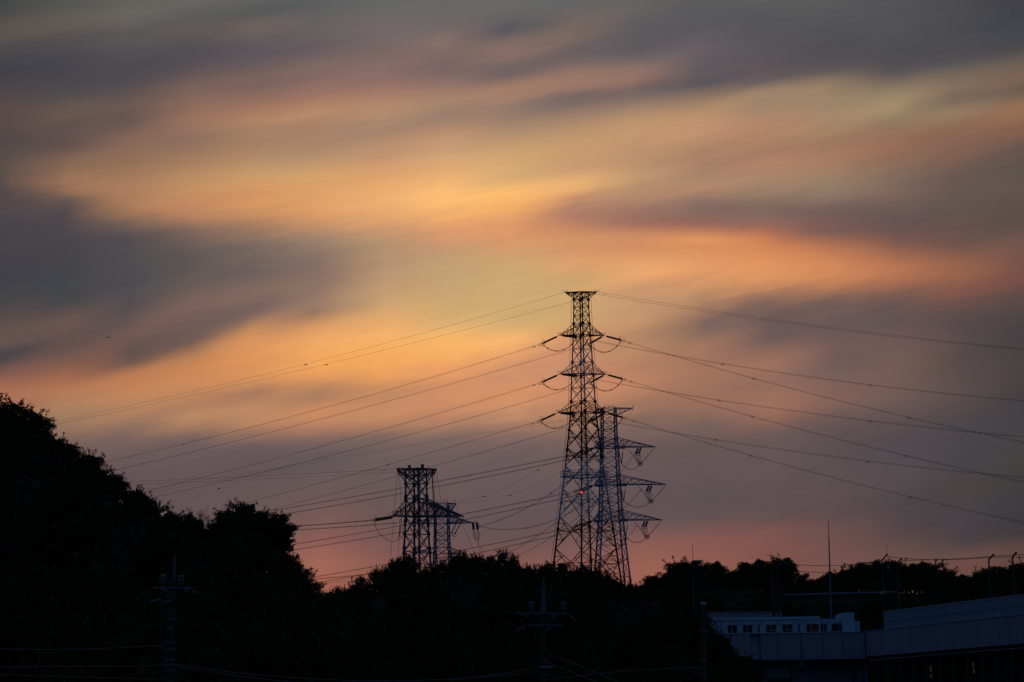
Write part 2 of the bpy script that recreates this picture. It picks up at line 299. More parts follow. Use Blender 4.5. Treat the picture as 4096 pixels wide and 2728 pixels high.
g = bpy.data.objects.new('ground', me); COL.objects.link(g); g['kind'] = 'structure'

# ------------------------------------------------------------------ trees
def leaf_quads(cen, size, aspect=0.6):
    n = len(cen)
    d = rng.normal(size=(n, 3)); d[:, 2] -= 0.35; d /= np.linalg.norm(d, axis=1)[:, None]
    e = rng.normal(size=(n, 3)); e -= (e * d).sum(1)[:, None] * d; e /= np.linalg.norm(e, axis=1)[:, None]
    s = size * rng.uniform(0.6, 1.35, n); s = s[:, None]
    a = cen - d * s * .5; b = cen + e * s * .5 * aspect; c = cen + d * s * .5; f = cen - e * s * .5 * aspect
    return np.stack([a, b, c, f], 1).reshape(-1, 3)
def make_crown(style, nclump, per, leaf, flat=1.0):
    """unit crown: horizontal radius 1, standing on z 0.75 .. 2.9"""
    cz = 1.85; pts = []; cl = []
    ph = rng.uniform(0, 6.28, 6)
    for k in range(nclump):
        t = rng.uniform(0, 2*math.pi); z = rng.uniform(-0.85, 1) ; 
        rr = math.sqrt(max(0, 1 - z*z)); rad = rng.uniform(0.55, 1.0) ** 0.5
        lob = 1 + (0.24 if style == 'tuft' else 0.16) * math.sin(3*t + ph[0]) + 0.10 * math.sin(5*t + ph[1] + 2*z)
        c = np.array([math.cos(t)*rr*lob*rad*0.86, math.sin(t)*rr*lob*rad*0.86, z*rad*0.86*(1.05 if z > 0 else 0.9)*flat + cz])
        r = rng.uniform(0.12, 0.31 if style == 'tuft' else 0.27); cl.append((c, r))
        m = int(per * (r/0.2)**2)
        q = rng.normal(size=(m, 3)); q /= np.linalg.norm(q, axis=1)[:, None]; q *= (rng.uniform(0.1, 1, m) ** 0.45)[:, None] * r
        q[:, 2] *= 0.75
        pts.append(c + q)
        if style == 'tuft':
            for _ in range(1):
                dr = (c - np.array([0, 0, cz])) / np.linalg.norm(c - np.array([0, 0, cz])) + rng.normal(size=3) * 0.45 + np.array([0, 0, .25]); dr /= np.linalg.norm(dr)
                mm = 40; u = rng.uniform(0, 1, mm); ln = rng.uniform(.12, .26); hd = rng.random(mm) < .45; u[hd] = 1
                pts.append(c + dr * r * .7 + np.outer(u * ln, dr) + rng.normal(size=(mm, 3)) * np.where(hd, (.045), .016)[:, None])
        if style == 'shoot' and z > 0.15:
            for _ in range(3):
                hgt = rng.uniform(0.18, 0.42); mm = 46; u = rng.uniform(0, 1, mm) ** 0.8
                b = c + np.array([rng.normal()*0.1, rng.normal()*0.1, 0.05]); lean = rng.normal(size=2) * 0.09
                w = 0.045 * (1 - u*0.7)
                pts.append(np.stack([b[0] + lean[0]*u + rng.normal(size=mm)*w, b[1] + lean[1]*u + rng.normal(size=mm)*w, b[2] + hgt*u + rng.normal(size=mm)*0.01], 1))
    V = leaf_quads(np.concatenate(pts), leaf)
    m = 900; q = rng.normal(size=(m, 3)); q /= np.linalg.norm(q, axis=1)[:, None]; q *= (rng.uniform(0, 1, m) ** 0.4)[:, None] * 0.68
    q[:, 2] = q[:, 2] * 0.95 * flat + cz
    V = np.concatenate([V, leaf_quads(q, 0.17, 0.8)])
    nf = len(V) // 4
    me = bpy.data.meshes.new('crown')
    me.vertices.add(len(V)); me.vertices.foreach_set('co', V.astype(np.float32).ravel())
    me.loops.add(nf*4); me.loops.foreach_set('vertex_index', np.arange(nf*4, dtype=np.int32))
    me.polygons.add(nf); me.polygons.foreach_set('loop_start', np.arange(0, nf*4, 4, dtype=np.int32))
    me.update(calc_edges=True); me.validate()
    # trunk and limbs
    tb = MB(); lean = rng.normal(size=2) * 0.05
    sp = [Vector((lean[0]*t, lean[1]*t, -1.6 + t*3.6)) for t in (0, .25, .45, .6, .8, 1)]
    tb.tube(sp, [0.13, 0.115, 0.095, 0.08, 0.05, 0.02], 8)
    for c, r in cl[::3]:
        b = sp[2].lerp(sp[4], rng.random()); c = Vector(c); mid = b.lerp(c, 0.5) + Vector((0, 0, -0.08))
        tb.tube([b, mid, c], [0.038, 0.024, 0.008], 5)
    tme = bpy.data.meshes.new('trunk'); tme.from_pydata([tuple(v) for v in tb.v], [], tb.f); tme.materials.append(M_bark)
    return me, tme
VAR = {'tuft': [], 'shoot': [], 'round': []}
for st, k, nc, per, lf, fl in (('tuft', 4, 50, 260, 0.060, 1.0), ('shoot', 3, 60, 210, 0.050, 1.0), ('round', 3, 60, 190, 0.060, 0.92)):
    for i in range(k):
        a, b = make_crown(st, nc, per, lf, fl); a.materials.append(M_leaf[i % 3] if st != 'round' else M_leaf[i % 2]); VAR[st].append((a, b))
tree_no = 0
def tree(x, y, z, R, style, label, group, stretch=1.0):
    global tree_no
    cm, tm = VAR[style][tree_no % len(VAR[style])]; tree_no += 1
    r = empty('broadleaf_tree', (x, y, z), label, 'tree', group); r.scale = (R, R, R * stretch); r.rotation_euler = (0, 0, random.uniform(0, 6.28))
    for nm, m in (('crown', cm), ('trunk', tm)):
        o = bpy.data.objects.new(nm, m); COL.objects.link(o); o.parent = r
    return r
ORD = ['first','second','third','fourth','fifth','sixth','seventh','eighth','ninth','tenth','eleventh','twelfth','thirteenth','fourteenth','fifteenth','sixteenth','seventeenth','eighteenth','nineteenth','twentieth','twenty-first','twenty-second','twenty-third']
TOPH = 2.92
def sky_tree(px, py, Y, rpx, style, label, group):
    R = rpx / F * Y; p = P(px, py, Y)
    return tree(p.x, Y, p.z - TOPH * R, R, style, label, group)
LEFT = [(-60,1600,150),(12,1592,95),(68,1618,100),(128,1642,95),(180,1715,85),(228,1738,85),(275,1775,75),(318,1822,80),(362,1812,80),(410,1868,75),(455,1866,75),(482,1905,55),(552,1942,85),(600,1990,80),(665,2012,90),(735,2040,80),(795,2078,65),(850,2068,85),(925,2012,85),(990,2008,85),(1050,2062,65),(1108,2048,62),(1128,2105,48),(1098,2150,70),(1152,2230,85),(1190,2262,75),(1232,2330,50)]
for i, (a, b, r) in enumerate(LEFT):
    lab = "leafy black tree on the left hillside skyline, %s crown from the left edge" % ORD[i-1] if 0 < i < 22 else \
        ("tall dark tree cut by the left edge of the photo, atop the hillside" if i == 0 else "dark tree on the steep right shoulder of the left hill, %s crown down the drop" % ORD[i-22])
    sky_tree(a - (4 if i < 10 else 12 if i < 14 else 2), b - (6 if i < 10 or i > 17 else -4), 232 + (i % 3) * 5, r * (1.12 if i < 10 else 1.0 if i < 14 else 1.08), 'tuft', lab, 'trees on the left hillside')
MID = [(1290,2360,45),(1345,2352,50),(1395,2338,55),(1440,2305,45),(1480,2345,55),(1530,2262,62),(1585,2235,65),(1625,2222,55),(1680,2262,65),(1745,2252,62),(1822,2220,62),(1872,2200,60),(1935,2212,66),(2015,2206,62),(2085,2240,62),(2160,2258,55),(2215,2240,62),(2275,2252,62),(2335,2262,60),(2395,2275,60),(2450,2305,55),(2505,2332,55)]
for i, (a, b, r) in enumerate(MID):
    if i < 5: lab = "low tree against the pink sky between left hill and pylons, %s in that dip" % ORD[i]
    elif i < 11: lab = "dark bushy tree in front of the paired lattice towers, %s from the dip rightwards" % ORD[i-5]
    elif i < 16: lab = "feathery treetop between the paired towers and the tall pylon, %s from the left" % ORD[i-11]
    else: lab = "feathery treetop hiding the foot of the tall pylon pair, %s from the left" % ORD[i-16]
    sky_tree(a, b, 372 + (i % 3) * 7, r * 1.2, 'shoot' if i % 4 else 'tuft', lab, 'trees in the middle belt')
RIGHT = [(2560,2320,60),(2612,2284,62),(2664,2266,62),(2720,2250,62),(2775,2238,62),(2850,2242,66),(2915,2275,58),(2985,2246,62),(3050,2234,66),(3105,2240,50),(3143,2236,36),(3185,2272,58),(3228,2318,50),(3285,2292,45),(3332,2272,45),(3392,2264,60),(3440,2250,55),(3510,2238,60),(3580,2246,60),(3650,2256,52),(3702,2246,55),(3765,2262,60),(3812,2290,45),(3858,2284,42),(3905,2272,55),(3975,2262,62),(4040,2258,60),(4105,2252,60)]
for i, (a, b, r) in enumerate(RIGHT):
    if i < 7: lab = "rounded dark tree left of the building's tall whip mast gap, %s from the pylons rightwards" % ORD[i]
    elif i < 13: lab = "rounded dark tree behind the small slanted-arm gantry, %s from its left" % ORD[i-7]
    elif i < 20: lab = "rounded dark tree between the tallest whip mast and the bent-top posts, %s from the left" % ORD[i-13]
    else: lab = "rounded dark tree above the long louvred fence, %s from the left" % ORD[i-20]
    sky_tree(a, b - (16 if b < 2263 else 0), 512 + (i % 3) * 7, r * 1.4, 'round' if i % 3 else 'tuft', lab, 'trees in the far right wood')
def prof(px):
    pts = sorted([(a, b) for a, b, r in LEFT + MID + RIGHT]); return np.interp(px, [p[0] for p in pts], [p[1] for p in pts])
def fill(Ys, p0, p1, step_m, Rm, style, label, group, mrg=45):
    for Y in Ys:
        step = step_m / Y * F; px = p0 + random.uniform(0, step)
        while px < p1:
            y = Y + random.uniform(-6, 6); x = (px - CX) / F * y; z = terrain(x, y); R = Rm * random.uniform(0.85, 1.15)
            tp = proj((x, y, z + TOPH * R))[1]; lim = max(prof(px - 90), prof(px - 45), prof(px), prof(px + 45), prof(px + 90)) + mrg
            if tp < lim: R *= max(0.45, 1 - (lim - tp) / F * Y / (TOPH * R))
            tp = proj((x, y, z + TOPH * R))[1]
            if tp >= lim - 5: tree(x, y, z, R, style, label, group)
            px += step * random.uniform(0.8, 1.2)
fill((216, 196, 176, 156, 138), -350, 1180, 5.6, 3.9, 'tuft', "dark tree within the black wooded slope below the left hill's skyline", 'trees on the left hillside', 75)
fill((352, 322, 290, 258, 228, 200), 1180, 2680, 7.2, 4.2, 'shoot', "dark tree inside the black belt of woods below the central treetops", 'trees in the middle belt')
fill((500, 478, 455, 430, 402), 2560, 4400, 8.5, 5.0, 'round', "dark tree in the black wood behind the building, below its skyline", 'trees in the far right wood', 95)
NEAR = [(2704,2352,120,340),(2560,2470,130,188),(2650,2440,120,182),(2740,2432,120,186),(2800,2452,85,176),(2852,2525,75,172),(2890,2592,80,180),(2960,2612,72,184),(3000,2648,60,178),(2700,2560,150,165),(2840,2640,120,166),(2590,2600,150,160)]
NL = ["low broad tree under the skyline just left of the shorter whip mast","broad dark tree left of the stout concrete post, nearest the middle woods","tall dark tree just left of the stout concrete post's head","dark tree directly behind the stout concrete post's head","ragged tree reaching over the building's back roof beside the stout post",
      "leafy tree covering the leftmost window of the pale building","leafy tree against the building's lilac parapet, left side","low leafy tree against the building's parapet, centre of that clump","smallest leafy tree at the right foot of the clump before the building",
      "wide dark tree low behind the stout concrete post","dark bushy tree at the photo's bottom edge below the lilac parapet","wide dark tree at the bottom edge left of the stout post"]
for (a, b, r, Y), lab in zip(NEAR, NL): sky_tree(a, b, Y, r, 'tuft', lab, 'trees before the pale building')
# bare twiggy tree
br = MB(); b0 = P(770, 2130, 238)
def twig(p, d, ln, w, dep):
    q = p + d * ln; br.tube([p, p.lerp(q, .5) + Vector((random.gauss(0, .03), 0, .02)) * ln, q], [w, w*.8, w*.55], 4)
    if dep:
        for _ in range(3 if dep > 1 else 4):
            nd_ = (d + Vector((random.gauss(0, .38), random.gauss(0, .38), random.gauss(.12, .2)))).normalized(); twig(p.lerp(q, random.uniform(.5, 1)), nd_, ln * random.uniform(.55, .8), w * .55, dep - 1)
for k in range(7):
    twig(b0 + Vector((k * .55 - 1.7, 0, -1.0)), Vector((-.25 + random.gauss(0, .1), 0, 1)).normalized(), 1.3, .04, 4)
twig(Vector((b0.x, 238, terrain(b0.x, 238) - .3)), Vector((0, 0, 1)), b0.z - terrain(b0.x, 238), .14, 0)
tag(br.build('bare_tree', M_bark, origin=(b0.x, 238, terrain(b0.x, 238))), "leafless twiggy tree sticking up behind the left hillside crowns", 'bare tree')
# undergrowth
cen = []
for _ in range(34000):
    t = random.random(); hz_ = 1.3
    if t < .40: Y = random.uniform(112, 248); px = random.uniform(-350, 1130)
    elif t < .62: Y = random.uniform(175, 385); px = random.uniform(1330, 2680)
    elif t < .72: Y = random.uniform(360, 392); px = random.uniform(1300, 2560)
    else: Y = random.uniform(380, 545); px = random.uniform(2620, 4300); hz_ = 4.2 if Y > 470 else 2.5
    x = (px - CX) / F * Y; z = terrain(x, Y) + random.uniform(.1, 1) ** .7 * hz_
    if proj((x, Y, z + .4))[1] > prof(px) + 70: cen.append((x, Y, z))
V = leaf_quads(np.array(cen), 0.75, 0.8); nf = len(V) // 4
me = bpy.data.meshes.new('undergrowth'); me.from_pydata([tuple(v) for v in V.tolist()], [], [(4*i, 4*i+1, 4*i+2, 4*i+3) for i in range(nf)]); me.materials.append(M_under)
o = bpy.data.objects.new('undergrowth', me); COL.objects.link(o); tag(o, "dark bushes and ground cover under the trees", 'undergrowth', kind='stuff')

# ------------------------------------------------------------------ lattice towers
def lat_z(px, Y):            # photo row -> height, in the plane Y
    return lambda py: P(px, py, Y).z
class Tower:
    def __init__(s, px, py, Y, phi, prof_, name, label, cat, group, mt):
        s.Y = Y; s.c = P(px, py, Y); s.z = lat_z(px, Y); s.k = Y / F
        gz = terrain(s.c.x, Y); s.gz = gz
        s.prof = sorted([(s.z(a), b * s.k) for a, b in prof_]); s.phi = phi; s.mt = mt
        (z0, r0), (z1, r1) = s.prof[0], s.prof[1]
        s.prof.insert(0, (gz, r0 + (r0 - r1) / (z1 - z0) * (z0 - gz)))
        s.root = empty(name, (s.c.x, Y, gz), label, cat, group)
    def R(s, z): return float(np.interp(z, [a for a, b in s.prof], [b for a, b in s.prof]))
    def leg(s, i, z, extra=0):
        a = s.phi + i * math.pi / 2; r = s.R(z) + extra
        return Vector((s.c.x + r * math.cos(a), s.Y + r * math.sin(a), z))
    def legs(s, ztop, w0, w1):
        for i in range(4):
            m = MB(); zs = [s.gz] + [z for z, r in s.prof if s.gz < z < ztop - .01] + [ztop]
            m.tube([s.leg(i, z) for z in zs], [w0 + (w1 - w0) * (z - s.gz) / (ztop - s.gz) for z in zs], 8)
            for z in zs[1:-1]: m.tube([s.leg(i, z - .35), s.leg(i, z + .35)], w0 * 1.35, 8)
            m.build('leg', s.mt, s.root)
    def panels(s, rows, w, hz=True, mid=False, sub=False, name='bracing'):
        m = MB(); zs = [s.z(r) if r < 9000 else s.gz for r in rows]
        for za, zb in zip(zs, zs[1:]):
            for i in range(4):
                j = (i + 1) % 4; a0, a1 = s.leg(i, za), s.leg(i, zb); b0, b1 = s.leg(j, za), s.leg(j, zb)
                m.bar(a0, b1, w); m.bar(b0, a1, w)
                if hz: m.bar(a0, b0, w)
                if mid or sub:
                    ra = (a0 - b0).length; rb = (a1 - b1).length; t = ra / (ra + rb); X = a0.lerp(b1, t); zc = X.z
                    la, lb = s.leg(i, zc), s.leg(j, zc)
                    if mid: m.bar(la, lb, w)
                    if sub:
                        for (l0, l1, q) in ((a0, a1, la), (b0, b1, lb)):
                            for u, e in ((.5, l0), (.5, l1)):
                                k = e.lerp(X, .5); zz = (e.z + zc) / 2; li = i if l0 is a0 else j
                                m.bar(k, s.leg(li, zz), w * .6); m.bar(k, q, w * .6)
        if hz:
            z = zs[-1]
            for i in range(4): m.bar(s.leg(i, z), s.leg((i+1) % 4, z), w)
        return m.build(name, s.mt, s.root)
    def arm(s, tip, zlow, zup, w, n=4, name='crossarm', label=None, mt=None):
        m = MB(); tip = Vector(tip); side = tip - Vector((s.c.x, s.Y, tip.z))
        order = sorted(range(4), key=lambda i: -(s.leg(i, zlow) - Vector((s.c.x, s.Y, zlow))).dot(side))
        near = order[:3] if abs(math.sin(2 * (s.phi - math.atan2(side.y, side.x)))) < .7 else order[:2]
        ends_l = [s.leg(i, zlow) for i in near]; ends_u = [s.leg(i, zup) for i in near]
        for e in ends_l + ends_u: m.bar(tip, e, w)
        for k, (lo, up) in enumerate(zip(ends_l, ends_u)):
            pl = lo
            for q in range(1, n + 1):
                t = q / (n + .6); a = lo.lerp(tip, t); b = up.lerp(tip, t); m.bar(a, b, w * .6); m.bar(pl, b, w * .6); pl = a
            for k2 in range(k):
                for q in range(0, n + 1):
                    t = q / (n + .6); m.bar(lo.lerp(tip, t), ends_l[k2].lerp(tip, t), w * .6); m.bar(lo.lerp(tip, t), ends_l[k2].lerp(tip, min(1, t + 1/(n+.6))), w * .5)
        o = m.build(name, mt or s.mt, s.root)
        if label: o['label'] = label
        return o
def insulator(m, p, q, r=.17, n=15, twin=.42):
    p = Vector(p); q = Vector(q); d = (q - p); a, b = frame(d)
    for sgn in ((-1, 1) if twin else (0,)):
        off = b * (sgn * (twin or 0) / 2); pts = []; rad = []
        for k in range(n):
            for u, rr in ((.05, .35), (.3, 1.0), (.75, .8), (.95, .35)):
                pts.append(p + off + d * (.06 + .88 * (k + u) / n)); rad.append(r * rr)
        m.tube(pts, rad, 8)
    if twin:
        for t in (.04, .96): m.bar(p + d * t - b * twin * .7, p + d * t + b * twin * .7, .12)
    m.bar(p, p + d * .05, .1); m.bar(q - d * .05, q, .1)
def sagline(p, q, sag, n=16):
    p = Vector(p); q = Vector(q)
    return [p.lerp(q, k / n) - Vector((0, 0, sag * 4 * (k/n) * (1 - k/n))) for k in range(n + 1)]

ROLLX = math.tan(R_(0.9))
# ---- the tall red and white pylon
MY = 800
zz_ = lat_z(2324, MY); gz_ = terrain(P(2324, 1168, MY).x, MY)
RED, WHT = (0.13, 0.022, 0.014), (0.56, 0.60, 0.64)
M_band = mat('banded_tower_paint', None, 0.6, var=0.12, vscale=0.8,
             bands=[(-99, RED), (zz_(2082) - gz_, WHT), (zz_(1842) - gz_, RED), (zz_(1600) - gz_, WHT), (zz_(1392) - gz_, RED)])
T1 = Tower(2324, 1168, MY, R_(7), [(1168, 29.5), (1198, 30), (1295, 32.5), (1342, 35), (1448, 41), (1502, 44.5), (1606, 49), (1652, 52), (1720, 59), (1800, 69), (1905, 82), (2010, 97), (2115, 112), (2250, 130)],
           'transmission_tower', "tall red-and-white banded lattice pylon with three crossarms and red lamps, right of centre", 'pylon', 'power pylons', M_band)
zt = T1.z
T1.legs(zt(1170), .30, .17)
T1.panels([1170, 1198, 1228, 1262, 1295, 1342, 1396, 1448, 1499, 1552, 1606, 1652], .13)
T1.panels([1652, 1715, 1790, 1863, 1954, 2064, 2193, 2330, 9999], .17, hz=False, mid=True, sub=True)
# top earth-wire arm
for sgn in (-1, 1):
    tip = Vector((T1.c.x + sgn * 65 * T1.k, MY, zt(1168)))
    T1.arm(tip, zt(1170), zt(1198), .16, 3, name='earthwire_arm')
    # lower chords are the slanting ones: add horns
m = MB()
for sgn in (-1, 1):
    t = Vector((T1.c.x + sgn * 64 * T1.k, MY, zt(1168)))
    for dx in (-.35, .5):
        m.tube([t + Vector((dx - .3, 0, 0)), t + Vector((dx - .2, 0, .55)), t + Vector((dx + .1, 0, .5)), t + Vector((dx + .4, 0, 0))], .05, 4)
    m.bar(t - Vector((sgn * 3, 0, 0)), t, .22)
m.bar(Vector((T1.c.x - 64*T1.k, MY, zt(1169))), Vector((T1.c.x + 64*T1.k, MY, zt(1169))), .2)
m.build('arcing_horn', M_band, T1.root)
# crossarms
ARMS = []
for up, lo, rt in ((1295, 1342, 90), (1450, 1497, 93), (1606, 1651, 103)):
    for sgn in (-1, 1):
        tip = Vector((T1.c.x + sgn * (rt - (12 if sgn > 0 and lo == 1651 else 0)) * T1.k, MY + sgn * 1.0, zt(lo)))
        T1.arm(tip, zt(lo), zt(up), .14, 4); ARMS.append(tip)
# insulators and jumpers
SL, SR = [], []
for n_, tip in enumerate(ARMS):
    left = n_ % 2 == 0
    a = tip + Vector((-.3, .3, -.1)); kx = T1.k
    eL = tip + Vector((-72 * kx if left else -60 * kx, 3.0, -27 * kx)); eR = tip + Vector((72 * kx if left else 70 * kx, -3.0, (-16 if left else -26) * kx))
    for st, en in ((tip + (eL - tip) * .1, eL), (tip + (eR - tip) * .1, eR)):
        im = MB(); insulator(im, st, en, .31, 18, 0); im.bar(tip, st, .14)
        dd = (en - st).normalized(); im.ring(en - dd * .6, .55, .95, Vector((dd.x, dd.y, 0)) + Vector((0, .8, 0)), .055); im.ring(en + dd * .6, .35, .45, Vector((.3, 1, 0)), .05)
        im.tube([st + Vector((0, 0, .1)), st + (en - st) * -.05 + Vector((0, 0, .5)), st + (en - st) * -.25 + Vector((0, 0, .75))], .05, 4)
        im.build('insulator_string', M_insul, T1.root)
    jm = MB()
    for off in (-.12, .12):
        pl = [Vector(p) + Vector((0, 0, off)) for p in sagline(eL, eR, 2.9, 18)]
        jm.tube(pl, .05, 4)
    for t in (3, 7, 11, 15): jm.box(sagline(eL, eR, 2.9, 18)[t], .3, .15, .38)
    jm.build('jumper_wire', M_wire, T1.root)
    SL.append(eL); SR.append(eR)
# outer safety rails with rungs
for i in (0, 2):
    m = MB(); zs = np.linspace(zt(2330), zt(1200), 44)
    m.tube([T1.leg(i, z, .75) for z in zs], .05, 4)
    for z in zs[1::2]: m.bar(T1.leg(i, z), T1.leg(i, z, .8), .07)
    m.build('climbing_rail', M_band, T1.root)
m = MB()
for z in np.arange(zt(2330), zt(1180), .55):
    a = T1.leg(3, z); m.bar(a + Vector((-.5, -.1, 0)), a + Vector((.1, -.1, 0)), .05)
m.tube([T1.leg(3, z) + Vector((-.5, -.1, 0)) for z in np.linspace(zt(2330), zt(1180), 20)], .04, 4)
m.build('ladder', M_band, T1.root)
# platform with railing
m = MB(); zp, zr = zt(1906), zt(1884)
for i in range(4):
    a, b = T1.leg(i, zp, 1.0), T1.leg((i+1) % 4, zp, 1.0); m.bar(a, b, .35, .3)
    for f in (0, .5, 1): u = Vector((0, 0, (zr - zp) * f)); m.bar(a + u, b + u, .1) if f else None
    for q in range(9):
        c = a.lerp(b, q / 9); m.bar(c, c + Vector((0, 0, zr - zp)), .1)
m.build('platform', M_band, T1.root)
for p in (Vector((T1.c.x, MY, zt(1164))), T1.leg(1, zt(1978)) + Vector((0, -.0, 0))):
    if p.z < zt(1200): p = Vector((P(2323, 1978, MY - 9).x, MY - 9, P(2323, 1978, MY - 9).z)); p = T1.leg(3, zt(1978)) + Vector((-1.9, -.5, 0))
    m = MB(); m.tube([p + Vector((0, 0, -.3)), p, p + Vector((0, 0, .3))], [.14, .18, .1], 10); lo = m.build('obstruction_light', M_lamp, T1.root)
    m = MB(); m.tube([p + Vector((0, 0, -.9)), p + Vector((0, 0, -.3))], [.14, .2], 8); m.bar(p + Vector((0, 0, -.6)), p + Vector((1.9, .5, -.6)) if p.z < zt(1200) else p + Vector((0, 0, -1)), .12); m.build('lamp_bracket', M_galv2, T1.root)

# ---- second pylon, grey, one-sided arms with V strings
T2 = Tower(2434, 1631, 950, R_(45 + 8), [(1631, 37), (1753, 40), (1790, 43), (1902, 48), (1940, 51), (2043, 57), (2085, 61), (2160, 69), (2318, 88)],
           'transmission_tower', "grey lattice pylon partly behind the tall banded one, long arms pointing right", 'pylon', 'power pylons', M_galv)
z2 = T2.z
T2.legs(z2(1632), .32, .22)
T2.panels([1632, 1655, 1690, 1722, 1753, 1770, 1790, 1830, 1868, 1902, 1922, 1942, 1975, 2010, 2043, 2062, 2083, 2125, 2180, 2240, 2310, 9999], .16)
m = MB()
for i in range(4):
    for z in np.arange(z2(2300), z2(1640), .6):
        if i in (1, 3): a = T2.leg(i, z, .25); m.bar(a + Vector((-.25, 0, 0)), a + Vector((.25, 0, 0)), .06)
m.build('step_bolt', M_galv, T2.root)['kind'] = 'stuff'
for lo, tipx in ((1632, 2533),):
    tip = P(tipx, 1632, 950); T2.arm(tip, z2(1634), z2(1663), .2, 3, name='earthwire_arm')
    tip = P(2382, 1636, 950); T2.arm(tip, z2(1636), z2(1660), .16, 2, name='earthwire_arm')
m = MB()
for px in (2418, 2433, 2448): a = P(px, 1631, 950); m.bar(a, a + Vector((0, 0, .8)), .12); m.ring(a + Vector((.3, 0, .6)), .3, .3, (0, 1, 0), .04)
a = P(2533, 1631, 950); m.bar(a, a + Vector((0, 0, 1.0)), .2); m.bar(a, a - Vector((.4, 0, 1.5)), .1)
m.build('arcing_horn', M_galv, T2.root)
T2L, T2TIP = [], []
for up, lo, tipx, lx in ((1753, 1791, 2622, 2377), (1902, 1941, 2665, 2374), (2043, 2083, 2649, 2371)):
    row = lo - 3; tip = P(tipx, row, 950); tl = P(lx, lo, 950)
    T2.arm(tip, z2(lo) + .3, z2(up), .24, 6); T2.arm(tl, z2(lo), z2(up), .2, 3)
    # maintenance walkway with railing near body
    m = MB()
    for yy in (-3.2, 3.2):
        a = Vector((T2.c.x - 5.0, 950 + yy, z2(lo))); b = Vector((T2.c.x + 5.6, 950 + yy, z2(lo)))
        m.bar(a, b, .4, .25); m.bar(a + Vector((0, 0, 1.4)), b + Vector((0, 0, 1.4)), .1)
        for q in range(11): c = a.lerp(b, q / 10); m.bar(c, c + Vector((0, 0, 1.4)), .1)
    m.build('platform', M_galv, T2.root)
    vb = P(tipx - 60, lo + 66, 950); v1 = P(tipx - 112, lo + 4, 950)
    for st in (tip, v1):
        im = MB(); im.tube([st, st.lerp(vb, .25)], .06, 4); insulator(im, st.lerp(vb, .12), vb, .13, 22, 0); im.build('insulator_string', M_insul, T2.root)
    im = MB(); im.ring(vb, .75, .65, (0, 1, 0), .09); im.ring(vb + Vector((0, 0, .1)), .35, .35, (0, 1, .3), .07); im.build('grading_ring', M_insul, T2.root)
    for dx in (0, 11):
        st = P(tipx - 70 + dx, lo + 2, 950); en = P(tipx - 78 + dx, lo + 24, 944)
        im = MB(); insulator(im, st, en, .36, 8, 0); im.ring(en, .5, .7, (.2, 1, 0), .06)
        for w in (-.4, 0, .4): im.tube([en + Vector((w, 0, 0)), en + Vector((w * 1.3 + .3, 0, -2.2)), en + Vector((w * .4 + .8, 0, -3.6))], .06, 4)
        im.build('insulator_string', M_galv2, T2.root)
    p3 = P(2486 + (lo - 1791) * .06, lo + 66, 950)
    for dx in (-10, 6):
        im = MB(); st = P(2486 + dx + (lo - 1791) * .06, lo + 14, 950); im.bar(P(2486 + dx + (lo - 1791) * .06, lo, 950), st, .1); insulator(im, st, p3, .2, 12, 0); im.build('insulator_string', M_insul, T2.root)
    jm = MB()
    for o_ in (0, .3): jm.tube([p + Vector((0, 0, o_)) for p in sagline(p3, vb, 1.9, 14)], .05, 4)
    jm.build('jumper_wire', M_wire, T2.root)
    # left dead-end strings
    for kx_, ky in ((-78, 26), (-70, 40)):
        im = MB(); en = P(lx + kx_, lo + ky, 962); insulator(im, tl, en, .17, 18, .4); im.ring(en, .45, .7, (.3, 1, 0), .06); im.build('insulator_string', M_insul, T2.root); T2L.append(en)
    jm = MB(); jm.tube([Vector(p) for p in sagline(T2L[-1], P(2396, lo + 30, 948), 2.2, 12)], .06, 4); jm.build('jumper_wire', M_wire, T2.root)
    T2TIP.append(vb)

# ---- third pylon: stout one on the left
T3 = Tower(1664, 1874, 900, R_(13), [(1874, 43), (1935, 43), (1994, 43), (2065, 45), (2100, 47), (2190, 51), (2260, 56), (2320, 62)],
           'transmission_tower', "dark stout pylon with flat flared top and boxes, left tower of the distant pair", 'pylon', 'power pylons', M_galv2)
z3 = T3.z
T3.legs(z3(1875), .42, .28)
T3.panels([1875, 1902, 1935, 1994, 2066, 2138, 2205, 2270, 9999], .2)
m = MB()
for r in (1985, 2000, 2085, 2135, 2195, 2210):
    for i in range(4): a = T3.leg(i, z3(r)); m.tube([a - Vector((0, 0, .6)), a, a + Vector((0, 0, .6))], [.42, .62, .42], 8)
m.build('flange', M_galv2, T3.root)
for i in range(2):
    a, b = T3.leg(i, z3(1875)), T3.leg(i, z3(2330))
    m = MB(); m.tube([a + Vector((1.7, 0, 0)), b + Vector((1.7, 0, 0))], .22, 6); m.build('riser_pipe', M_galv2, T3.root)
for sgn, tx in ((-1, 1587), (1, 1747)):
    tip = P(tx, 1876, 900); T3.arm(tip, z3(1876), z3(1932), .24, 4, name='earthwire_arm')
    m = MB(); b = P(1595 if sgn < 0 else 1735, 1901, 900); m.bar(tip, b, .22); c0 = T3.leg(2 if sgn < 0 else 0, z3(1902)); m.bar(b, c0, .18)
    for t in (.33, .66): m.bar(b.lerp(c0, t), tip.lerp(T3.leg(2 if sgn < 0 else 0, z3(1876)), t), .14)
    m.bar(b, b.lerp(tip, .99) + Vector((-sgn * 1.0, 0, 0)), .18); m.build('arm_hanger', M_galv2, T3.root)
m = MB(); m.bar(P(1587, 1874, 900), P(1747, 1876, 900), .45, .35); m.build('top_walkway', M_galv2, T3.root)
